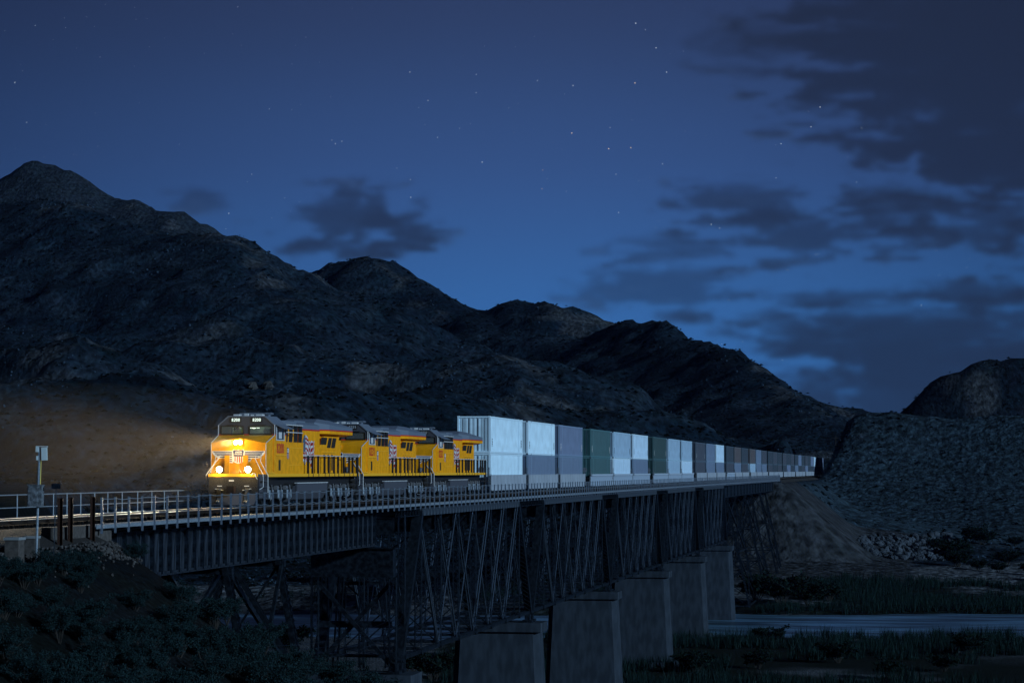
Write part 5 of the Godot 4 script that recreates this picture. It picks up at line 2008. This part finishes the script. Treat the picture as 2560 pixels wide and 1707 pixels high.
func plants() -> void:
	var kinds := []
	for i in 5:
		kinds.append(leaf_cloud(100 + i, 9000, 2.0, 1.5, 0.085, Color(0.012, 0.026, 0.030)))
	for i in 3:
		kinds.append(leaf_cloud(200 + i, 3000, 2.0, 1.6, 0.22, Color(0.008, 0.015, 0.014)))
	var protos := []
	# bushes on the near bank
	var spots := []
	var tries := 0
	while spots.size() < 285 and tries < 26000:
		tries += 1
		var x := rng.randf_range(4.6, 21.0)
		var d := rng.randf_range(58.0, 122.0)
		if d > 94.0 and x < 4.6 + (d - 94.0) * 0.10:
			continue
		var clear := true
		for q: Vector3 in spots:
			if Vector2(q.x - x, q.z - d).length() < 0.90:
				clear = false
				break
		if clear:
			spots.append(Vector3(x, height(x, DN - d), d))
	for q: Vector3 in [Vector3(4.2, 0, 98.5), Vector3(5.0, 0, 78.4), Vector3(5.3, 0, 80.0), Vector3(4.9, 0, 76.6), Vector3(5.0, 0, 81.6), Vector3(4.8, 0, 131.0), Vector3(5.2, 0, 136.0), Vector3(-7.0, 0, 128.0), Vector3(-9.0, 0, 140.0)]:
		spots.append(Vector3(q.x, height(q.x, DN - q.z), q.z))
	for i in spots.size():
		var q: Vector3 = spots[i]
		var k := i % 5
		var t := thing("shrub", "feathery dark green shrub on the steep near bank below the track", "shrub", Vector3(q.x, q.y - 0.1, DN - q.z), rng.randf_range(0, TAU), "shrubs on the near bank")
		var s := clampf(0.42 + 0.05 * (q.x - 4.0), 0.44, 0.86) * rng.randf_range(0.85, 1.12)
		part("branches", kinds[k][0], M.bark, t)
		part("foliage", kinds[k][1], M.leaf, t, true)
		t.scale = Vector3(s, s * rng.randf_range(0.85, 1.05), s)
	# bushes and small trees on the valley floor
	var far := []
	for i in 30:
		var ahead := rng.randf_range(520.0, 640.0)
		var right := rng.randf_range(62.0, 150.0)
		far.append([right, ahead, rng.randf_range(1.3, 2.6)])
	for q: Array in [[-9.0, 288.0, 2.0], [-5.0, 291.0, 1.5], [-12.0, 296.0, 1.7], [48.0, 446.0, 3.2], [44.0, 452.0, 2.8], [53.0, 449.0, 2.4], [58.0, 458.0, 2.0], [22.0, 300.0, 1.5], [41.0, 316.0, 1.6], [30.0, 306.0, 1.4], [60.0, 330.0, 1.6], [36.0, 348.0, 1.5], [44.0, 292.0, 1.4], [52.0, 302.0, 1.3], [-40.0, 440.0, 3.0], [-52.0, 455.0, 3.2], [-34.0, 470.0, 2.6], [-30.0, 330.0, 2.2]]:
		far.append(q)
	for i in far.size():
		var q: Array = far[i]
		var x := EYE.x + float(q[0]) * 0.98694 - float(q[1]) * 0.16108
		var d := float(q[1]) * 0.98694 + float(q[0]) * 0.16108
		var y := height(x, DN - d)
		if y > -16.0 or river_at(x, DN - d) > 0.2:
			continue
		var t := thing("bush", "rounded dark bush on the flat beside the river", "bush", Vector3(x, y - 0.2, DN - d), rng.randf_range(0, TAU), "bushes on the river flats")
		var k := 5 + i % 3
		part("branches", kinds[k][0], M.bark, t)
		part("foliage", kinds[k][1], M.leaf, t, true)
		var s: float = q[2]
		t.scale = Vector3(s * 1.1, s * 0.9, s * 1.1)
	# reeds along both shores
	var reed := blades(16, 1.7, 0.5, Color(0.009, 0.019, 0.019), 9)
	var near_reeds := []
	var far_reeds := []
	for i in 26000:
		var ahead := rng.randf_range(272.0, 520.0)
		var right := rng.randf_range(-75.0, 125.0)
		var x := EYE.x + right * 0.98694 - ahead * 0.16108
		var z := DN - (ahead * 0.98694 + right * 0.16108)
		if n_tone.get_noise_2d(x + 900.0, z) < (-0.12 if ahead > 420.0 else -0.05) or river_at(x, z) > 0.3 or right < -5.0 and i % 6 != 0:
			continue
		var y := height(x, z)
		if y > -20.5:
			continue
		var tr := Transform3D(Basis(Vector3.UP, rng.randf_range(0, TAU)).scaled(Vector3.ONE * rng.randf_range(0.5, 1.3)), Vector3(x, y - 0.05, z))
		if ahead > 515.0 and right > 30.0:
			continue
		if ahead < 400.0:
			near_reeds.append(tr)
		else:
			far_reeds.append(tr)
	many("reeds", reed, M.leaf, near_reeds, "dark reeds covering the marsh on the near shore of the river")
	many("reeds", reed, M.leaf, far_reeds, "dark reeds in a belt along the far shore of the river")

func stone(sd: int) -> ArrayMesh:
	var r := RandomNumberGenerator.new()
	r.seed = sd
	var b := MB.new()
	var rows := 5
	var cols := 8
	var p := []
	for j in rows + 1:
		for i in cols:
			var f := PI * j / rows
			var g := TAU * i / cols + 0.3 * j
			var k := r.randf_range(0.72, 1.12) if j > 0 and j < rows else 0.85
			p.append(Vector3(sin(f) * cos(g) * k, cos(f) * 0.72 * k, sin(f) * sin(g) * k * 0.85))
	for j in rows:
		for i in cols:
			var i2 := (i + 1) % cols
			b.quad(p[(j + 1) * cols + i2], p[(j + 1) * cols + i], p[j * cols + i], p[j * cols + i2])
	return b.mesh()

func rocks_and_scrub() -> void:
	var rock := stone(3)
	var m := mat(1, 1, 1, 0.95)
	m.vertex_color_use_as_albedo = true
	m.metallic_specular = 0.2
	var places := []
	var tints := []
	for i in 2600:                              # ballast shoulder and the slope below the abutment
		var x := 3.3 + absf(rng.randfn()) * 0.7
		var d := rng.randf_range(68.0, 100.0)
		if i > 1500:
			x = rng.randf_range(2.6, 4.6)
			d = rng.randf_range(90.0, 108.0)
		var s := rng.randf_range(0.04, 0.085)
		places.append(Transform3D(Basis(Vector3(rng.randf(), rng.randf(), rng.randf()).normalized(), rng.randf_range(0, TAU)).scaled(Vector3.ONE * s), Vector3(x, height(x, DN - d) + s * 0.3, DN - d)))
		tints.append(Color(0.045, 0.046, 0.048) * rng.randf_range(0.5, 1.6))
	many("ballast_stones", rock, m, places, "loose gray ballast stones spilled beside the track and abutment", tints)
	places = []
	tints = []
	for i in 900:                               # rock heap at the foot of the far slope
		var x := 8.0 + rng.randf_range(0.0, 34.0)
		var d := 566.0 + rng.randf_range(0.0, 70.0) + (x - 8.0) * 0.6
		var y := height(x, DN - d)
		if y > -14.5 or y < -21.5:
			continue
		var s := rng.randf_range(0.35, 1.1)
		places.append(Transform3D(Basis(Vector3(rng.randf(), rng.randf(), rng.randf()).normalized(), rng.randf_range(0, TAU)).scaled(Vector3.ONE * s), Vector3(x, y + s * 0.25, DN - d)))
		tints.append(Color(0.040, 0.052, 0.068) * rng.randf_range(0.5, 1.5))
	many("rubble", rock, m, places, "pale broken rocks heaped at the foot of the far gravel slope", tints)
	# scrub and stones over the hills
	var scrub := tuft_bush(70, 77)
	var sp := []
	var st := []
	places = []
	tints = []
	for i in 60000:
		var ahead := 440.0 + 1500.0 * pow(rng.randf(), 1.5)
		var right := rng.randf_range(-0.25, 0.25) * ahead
		var x := EYE.x + right * 0.98694 - ahead * 0.16108
		var z := DN - (ahead * 0.98694 + right * 0.16108)
		var y := height(x, z)
		if y < -19.5 or absf(x) < 5.0 and DN - z > 400.0 or absf(x) < 40.0 and x > -12.0 and DN - z > 480.0 and DN - z < 640.0:
			continue
		var bare := n_tone.get_noise_2d(x * 0.6 - 200.0, z * 0.6 + 90.0)
		if i % 2 == 0:
			var s := rng.randf_range(0.1, 0.34) * (0.5 + ahead / 1300.0) * (1.6 if bare > 0.15 else 0.8)
			places.append(Transform3D(Basis(Vector3(rng.randf(), rng.randf(), rng.randf()).normalized(), rng.randf_range(0, TAU)).scaled(Vector3.ONE * s), Vector3(x, y, z)))
			tints.append(Color(0.024, 0.044, 0.070) * rng.randf_range(0.4, 1.5))
		elif bare < 0.35 and (x < 3.0 or ahead > 1100.0 or i % 8 == 1):
			var s := rng.randf_range(0.35, 0.9) * (0.6 + ahead / 1400.0)
			sp.append(Transform3D(Basis(Vector3.UP, rng.randf_range(0, TAU)).scaled(Vector3(s, s * 0.8, s)), Vector3(x, y - 0.1, z)))
			st.append(Color(0.005, 0.009, 0.010) * rng.randf_range(0.5, 1.8))
	many("desert_scrub", scrub, M.leaf, sp, "small dark desert bushes dotted over the mountain slopes", st)
	many("scattered_stones", rock, m, places, "pale stones scattered over the mountain slopes", tints)
	var big := [stone(11), stone(12), stone(13)]
	var where := [[-185.0, -702.0, 2.6, "biggest pale boulder on the terrace above the locomotives"], [-189.8, -701.0, 2.4, "broad pale boulder left of the biggest one on the terrace"], [-148.4, -495.0, 1.5, "upright boulder on the dark slope above the leading locomotive's roof"], [-141.1, -496.0, 1.6, "tilted boulder on the dark slope just above the leading locomotive"]]
	for i in where.size():
		var q: Array = where[i]
		var o := solo("boulder", big[i % 3], M.boulder, q[3], "boulder", "boulders on the slope")
		o.position = Vector3(q[0], height(q[0], q[1]) + float(q[2]) * 0.4, q[1])
		o.scale = Vector3.ONE * float(q[2])
		o.rotation.y = i * 1.3

# ---------------------------------------------------------------- stars and dust
func stars() -> void:
	var s := SphereMesh.new()
	s.radius = 1.0
	s.height = 2.0
	s.radial_segments = 6
	s.rings = 3
	var places := []
	var r := RandomNumberGenerator.new()
	r.seed = 4
	for i in 2400:
		var az := deg_to_rad(r.randf_range(-45.0, 25.0))
		var el := deg_to_rad(r.randf_range(1.0, 24.0))
		var size := 0.34 + 0.6 * pow(r.randf(), 5.0)
		if sky_at(rad_to_deg(az), rad_to_deg(el)).b < clear_sky(rad_to_deg(az), rad_to_deg(el)).z * 0.8:
			continue
		places.append(Transform3D(Basis().scaled(Vector3.ONE * size), EYE + Vector3(sin(az) * cos(el), sin(el), -cos(az) * cos(el)) * 7000.0))
	many("stars", s, glow(0.8, 0.9, 1.0, 1.1), places, "faint stars scattered over the blue evening sky")
	var white := glow(0.85, 0.93, 1.0, 1.6)
	var amber := glow(1.0, 0.62, 0.30, 1.6)
	var bright := [[-6.41, 10.2], [-6.43, 8.85], [-7.89, 7.72], [-6.53, 7.38], [-7.04, 7.36], [-8.56, 6.88], [-13.34, 7.46], [-11.63, 9.1], [-5.94, 9.64], [-5.7, 9.09], [-2.19, 8.25], [-8.58, 6.45], [-11.21, 8.46], [-9.96, 7.06], [-2.4, 7.81], [-1.25, 7.76], [-5.8, 7.01], [-4.69, 5.62], [-10.1, 8.64], [-15.59, 10.52], [-17.46, 10.7], [-7.86, 8.8]]
	for i in bright.size():
		var az := deg_to_rad(bright[i][0])
		var el := deg_to_rad(bright[i][1])
		var warm := i in [1, 2, 3, 4, 5, 11]
		var o := solo("star", s, amber if warm else white, "bright %s star in the clear part of the sky" % ("amber" if warm else "white"), "star", "amber bright stars" if warm else "white bright stars")
		o.position = EYE + Vector3(sin(az) * cos(el), sin(el), -cos(az) * cos(el)) * 7000.0
		o.scale = Vector3.ONE * (1.15 if i < 5 else rng.randf_range(0.65, 0.95))

func dusty_air() -> void:
	var f := FogVolume.new()
	f.name = "headlight_dust"
	f.shape = RenderingServer.FOG_VOLUME_SHAPE_ELLIPSOID
	f.size = Vector3(15.0, 5.6, 44.0)
	var m := FogMaterial.new()
	m.density = 0.0020
	m.albedo = Color(0.95, 0.85, 0.70)
	f.material = m
	add_child(f)
	f.position = Vector3(-1.5, 2.9, 17.0)
	var g := FogVolume.new()
	g.name = "added_lamp_haze"  # haze added only to give the lamps a halo
	g.shape = RenderingServer.FOG_VOLUME_SHAPE_ELLIPSOID
	g.size = Vector3(4.6, 4.2, 3.0)
	var gm := FogMaterial.new()
	gm.density = 0.007
	gm.albedo = Color(0.95, 0.85, 0.70)
	g.material = gm
	add_child(g)
	g.position = Vector3(0, 2.7, 1.6)
	g.set_meta("kind", "stuff")
	g.set_meta("label", "added haze making a halo round the lit lamps of the leading locomotive")
	f.set_meta("kind", "stuff")
	f.set_meta("label", "dusty air glowing in the beams ahead of the leading locomotive")
